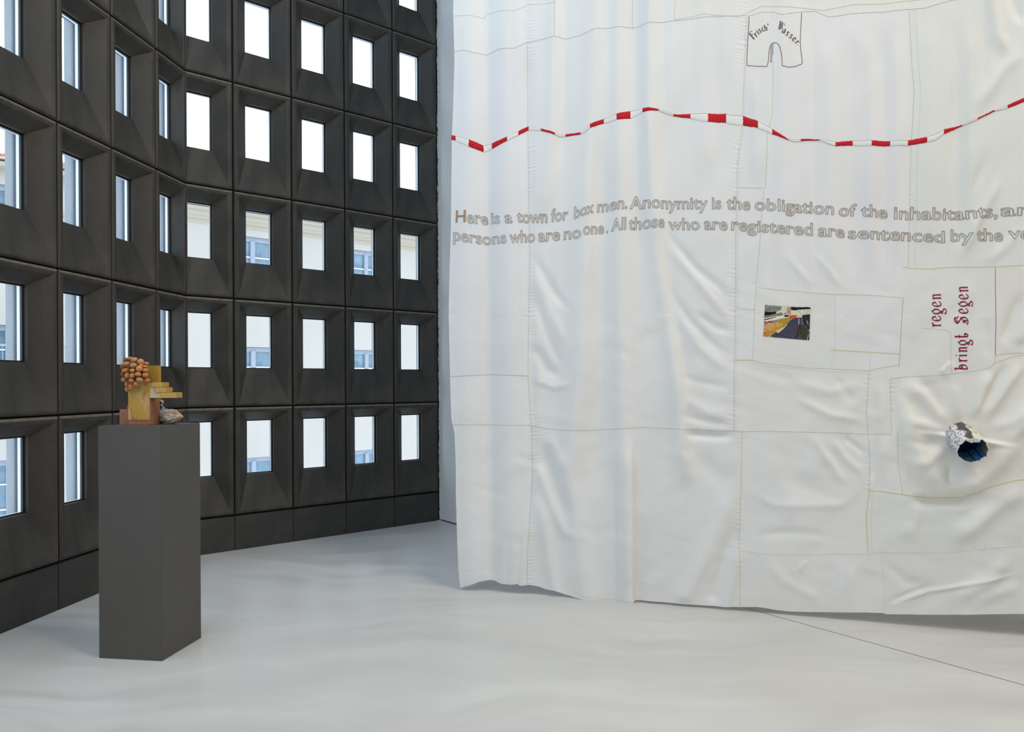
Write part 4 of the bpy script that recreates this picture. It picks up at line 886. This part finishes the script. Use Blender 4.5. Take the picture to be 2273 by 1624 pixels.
# the small woven market picture
def market():
    Wd, Ht = 132, 94; img = np.zeros((Ht, Wd, 3)); X_, Y_ = np.meshgrid((np.arange(Wd)+.5)/Wd, (np.arange(Ht)+.5)/Ht)
    U0, V0 = X_, Y_; X_ = (262*(1-U0)+1755*U0)*(1-V0) + (200*(1-U0)+1715*U0)*V0; Y_ = (245*(1-U0)+325*U0)*(1-V0) + (1285*(1-U0)+1392*U0)*V0
    r = np.random.RandomState(5)
    def fill(poly, c, nz=.0): 
        m = inpoly(X_, Y_, poly); k = m.sum(); img[m] = np.array(c)/255.*(1 + nz*(r.rand(k, 1)-.5)*2)
    img[:] = np.array((205,205,198))/255.
    fill([(200,240),(800,300),(790,410),(640,480),(200,480)], (120,128,118), .25)
    for i in range(7): fill([(220,290+i*30),(790,330+i*14),(790,340+i*14),(220,304+i*30)], (45,50,52) if i % 2 else (165,165,150), .2)
    fill([(200,470),(640,480),(620,540),(440,580),(200,610)], (28,28,42), .5); fill([(200,610),(440,580),(700,520),(860,480),(860,580),(600,640),(200,690)], (128,124,70), .25)
    fill([(800,300),(980,310),(980,560),(850,560),(800,420)], (205,200,195), .08); fill([(980,320),(1110,330),(1120,560),(980,560)], (190,135,115), .35)
    fill([(1110,320),(1760,320),(1760,380),(1560,390),(1320,400),(1240,450),(1110,400)], (36,36,36), .3); fill([(1120,430),(1560,410),(1560,560),(1300,600),(1120,580)], (205,200,185), .3)
    fill([(1580,400),(1720,390),(1720,540),(1580,540)], (200,198,185), .15); fill([(1310,480),(1400,480),(1400,560),(1310,560)], (225,215,150), .1)
    fill([(1290,590),(1500,590),(1500,660),(1300,650)], (220,185,185), .1)
    fill([(200,700),(640,620),(860,600),(840,680),(620,740),(200,800)], (222,222,225), .07); fill([(200,735),(640,640),(640,660),(200,775)], (40,40,50), .3)
    fill([(200,800),(620,745),(840,680),(700,800),(500,900),(200,960)], (135,140,125), .12)
    for a in ((240,800),(370,790),(440,790)):
        fill([(a[0],a[1]),(a[0]+75,a[1]+5),(a[0]+70,a[1]+110),(a[0]+10,a[1]+100)], (190,22,30), .2); fill([(a[0]+5,a[1]+45),(a[0]+60,a[1]+60),(a[0]+20,a[1]+90)], (235,230,225))
    fill([(690,720),(1080,650),(1100,740),(1020,860),(900,920),(690,850)], (168,135,52), .4); fill([(1050,580),(1310,580),(1290,670),(1220,720),(1050,720)], (190,85,48), .55)
    fill([(880,580),(1030,570),(1030,640),(900,640)], (48,42,46), .4); fill([(860,520),(960,500),(950,560)], (110,100,45), .4)
    fill([(200,920),(480,860),(720,830),(840,860),(800,960),(600,1010),(400,1050),(200,1040)], (190,160,95), .22); fill([(560,850),(720,830),(780,870),(620,960),(520,920)], (215,140,95), .25)
    fill([(200,1040),(400,1060),(400,1290),(200,1290)], (196,120,70), .2); fill([(210,1090),(330,1095),(330,1110),(210,1110)], (235,190,160)); fill([(210,1180),(340,1180),(340,1280),(210,1280)], (176,126,52), .3)
    fill([(400,1070),(600,980),(860,900),(930,950),(720,1160),(580,1160),(440,1290),(400,1290)], (182,150,62), .22); fill([(620,1110),(920,950),(880,1000),(700,1165)], (225,205,170), .1)
    fill([(440,1290),(600,1155),(720,1165),(930,960),(1100,740),(1290,660),(1500,660),(1620,900),(1720,1100),(1720,1400),(1000,1400)], (66,64,82), .22)
    for i in range(26): y0 = 700+i*25; fill([(430,y0),(1700,y0+6),(1700,y0+11),(430,y0+5)] if i*25 > 380 else [(max(700, 1100-i*22),y0),(1640,y0+5),(1640,y0+10),(max(700, 1100-i*22),y0+4)], (88,88,112), .3)
    fill([(1360,880),(1500,880),(1500,1400),(1540,1400),(1380,1100),(1330,1400),(1240,1400)], (60,58,44), .18); fill([(1480,870),(1640,1000),(1640,1400),(1520,1400),(1440,1120)], (66,64,52), .18)
    fill([(1370,700),(1385,700),(1380,880),(1360,880)], (190,190,205), .2); fill([(1480,700),(1495,700),(1500,880),(1485,880)], (190,190,205), .2)
    fill([(1480,580),(1740,540),(1740,1060),(1680,1030),(1560,860),(1490,780)], (44,48,46), .5); fill([(1620,760),(1660,740),(1700,900),(1660,890)], (120,130,115), .3)
    fill([(1640,1400),(1700,1180),(1740,1180),(1740,1400)], (40,45,80), .2); fill([(1640,1390),(1690,1190),(1702,1195),(1655,1390)], (220,220,230))
    img = np.clip(img*(1 + (r.rand(Ht, Wd, 1)-.5)*.12), 0, 1)
    tl, tr_, br, bl = (1697.5,676), (1799,682), (1796.5,755), (1693.5,746.5)
    u, v2 = np.meshgrid(np.linspace(0, 1, Wd+1), np.linspace(0, 1, Ht+1))
    wob = .5*np.sin(u*19)*(1-v2) + .4*np.sin(v2*11)
    px = (tl[0]*(1-u)+tr_[0]*u)*(1-v2) + (bl[0]*(1-u)+br[0]*u)*v2; py = (tl[1]*(1-u)+tr_[1]*u)*(1-v2) + (bl[1]*(1-u)+br[1]*u)*v2
    vs = surf(px + wob*.3, py + wob*.5, .0022).reshape(-1, 3) - OX
    ii = np.arange((Ht+1)*(Wd+1)).reshape(Ht+1, Wd+1); fs = np.stack([ii[:-1,:-1], ii[:-1,1:], ii[1:,1:], ii[1:,:-1]], -1).reshape(-1, 4)
    me = pymesh('market_picture', vs, [tuple(map(int, f)) for f in fs])
    at_ = me.color_attributes.new('Print', 'FLOAT_COLOR', 'CORNER'); lin = np.where(img <= .04045, img/12.92, ((img+.055)/1.055)**2.4).reshape(-1, 3)
    cols = np.repeat(np.c_[lin, np.ones(len(lin))], 4, axis=0); at_.data.foreach_set('color', cols.ravel().astype(np.float32))
    m = mat('woven_print', (1, 1, 1), .9, .1, attr='Print', bump=[(500, .3, .001, (.2, 1, 1))])
    o = link('market_picture', me, m, cur); o['label'] = 'woven colour picture of a market aisle with a dark tiled floor'
market()

# the woven tube with blue lining that sticks out of the cloth
def tube():
    c1 = Vector(surf(np.array([2137.]), np.array([965.]), 0.0)[0]) + Vector((0, .03, 0))
    ax = Vector((-.030, -.150, -.062)); Lt = ax.length + .03; a = ax.normalized()
    ux = a.cross(Vector((0, 0, 1))).normalized(); uy = ux.cross(a).normalized()
    if uy.z < 0: uy = -uy
    root = c1
    NA, NL = 72, 16
    def ringpts(r0, r1, inner=False):
        vs = []
        for j in range(NL+1):
            f = j/NL
            for i in range(NA):
                th = 2*PI*i/NA
                rr = (r0*(1-f) + r1*f)*(1 + .02*math.sin(5*th+f*3) + .012*math.sin(9*th))
                if not inner: rr *= 1 + .012*math.sin(40*th)
                e = .006*math.sin(11*th)*(f == 1) + .004*math.sin(23*th+1)*(f == 1)
                p = root + a*(f*Lt + e) + (ux*math.cos(th)*rr + uy*math.sin(th)*rr*.94)
                vs.append(Vector(p) - Vector(OX))
        return vs
    fs = [(j*NA+i, j*NA+(i+1) % NA, (j+1)*NA+(i+1) % NA, (j+1)*NA+i) for j in range(NL) for i in range(NA)]
    def colour(me, fn):
        at_ = me.color_attributes.new('Weave', 'FLOAT_COLOR', 'CORNER'); cols = []
        for j in range(NL):
            for i in range(NA): cols += [(*fn(j/NL, 2*PI*(i+.5)/NA, i, j), 1)]*4
        at_.data.foreach_set('color', np.array(cols, np.float32).ravel())
    r = random.Random(9); sgn = 1 if ux.x > 0 else -1
    def outer(f, th, i, j):
        # azimuth: 90 deg is on top; towards the left of the picture increases
        az = math.degrees(th) if sgn > 0 else (180 - math.degrees(th)) % 360
        jag = 7*math.sin(f*13) + (10 if .35 < f < .6 else 0)
        n_ = r.uniform(.85, 1.15)
        if az > 270: az -= 360
        if 88 - jag*.4 < az < 122 - jag - 14*f: return (.095*n_, .085*n_, .078*n_)
        if az <= 90 - jag*.4 and az > 20:
            return ((.40, .38, .27) if r.random() < .4 and f < .6 else (.66, .64, .56))
        if az <= 20: return (.60, .58, .50)
        if az > 205 and f < .75: return (.03, .035, .12) if r.random() < .85 else (.55, .55, .58)
        return (.30*n_, .28*n_, .30*n_) if r.random() < .30 else (.62*n_, .60*n_, .61*n_)
    def lining(f, th, i, j):
        az = math.degrees(th) if sgn > 0 else (180 - math.degrees(th)) % 360
        n_ = r.uniform(.7, 1.25); s = math.sin(th*17 + math.sin(th*7)*2)
        if (az < 48 or az > 335) and f > .55: return (.17*n_, .155*n_, .145*n_)
        if 62 < az < 150 and f > .80: return (.80, .84, .82)
        if s > .72: return (.10*n_, .13*n_, .12*n_)
        if s < -.75: return (.006, .02, .10)
        return (.015*n_, .16*n_, .42*n_)
    mo = mat('woven_shell', (1, 1, 1), .85, .2, attr='Weave', bump=[(120, .7, .004, (1, .4, 1))]); 
    me = pymesh('woven_tube', ringpts(.081, .078), fs, True); colour(me, outer); o = link('woven_tube', me, mo, cur); o['label'] = 'woven tube with grey, white and beige bands outside and a blue lining'
    me2 = pymesh('lining', ringpts(.078, .075, True), fs, True); colour(me2, lining); link('lining', me2, mo, o)
    # bottom disc of cloth inside, and the wavy rim
    vs = [Vector(root + a*.075) - Vector(OX)] + [Vector(root + a*.075 + ux*math.cos(2*PI*i/NA)*.077 + uy*math.sin(2*PI*i/NA)*.073) - Vector(OX) for i in range(NA)]
    M['deep_blue'] = mat('dark_blue_cloth', (.006, .02, .07), .9, .1)
    link('inner_end', pymesh('inner_end', vs, [(0, 1+i, 1+(i+1) % NA) for i in range(NA)]), M['deep_blue'], o)
    vs = []
    for i in range(NA):
        th = 2*PI*i/NA; e = .006*math.sin(11*th) + .004*math.sin(23*th+1)
        cpt = root + a*(Lt + e); rad = ux*math.cos(th) + uy*math.sin(th)*.94; k = 1 + .02*math.sin(5*th+3) + .012*math.sin(9*th)
        for q in range(6):
            ph = 2*PI*q/6; vs.append(Vector(cpt + rad*(.0765*k + .0028*math.cos(ph)*(1+.5*math.sin(31*th))) + a*.0028*math.sin(ph)) - Vector(OX))
    fs2 = [(i*6+q, ((i+1) % NA)*6+q, ((i+1) % NA)*6+(q+1) % 6, i*6+(q+1) % 6) for i in range(NA) for q in range(6)]
    link('rim', pymesh('rim', vs, fs2, True), TH['white'], o)
    vs = []; n_ = 14                                   # white corner of cloth folded down over the opening
    for i in range(n_+1):
        f = i/n_; az = math.radians(68 + 72*f); th = az if sgn > 0 else PI - az
        e = .006*math.sin(11*th) + .004*math.sin(23*th+1); dep = .026*math.sin(PI*min(1, f*1.15+.08))**.7 + .002
        for q, (rr, dd) in enumerate(((.0775, .001), (.0775 - dep*.5, .003), (.0775 - dep, .001))):
            vs.append(Vector(root + a*(Lt + e + dd) + (ux*math.cos(th) + uy*math.sin(th)*.94)*rr) - Vector(OX))
    M['flap'] = mat('white_lining', (.72, .76, .74), .9, .2)
    link('folded_flap', pymesh('folded_flap', vs, [(3*i+q, 3*i+q+1, 3*i+4+q, 3*i+3+q) for i in range(n_) for q in range(2)], True), M['flap'], o)
tube()
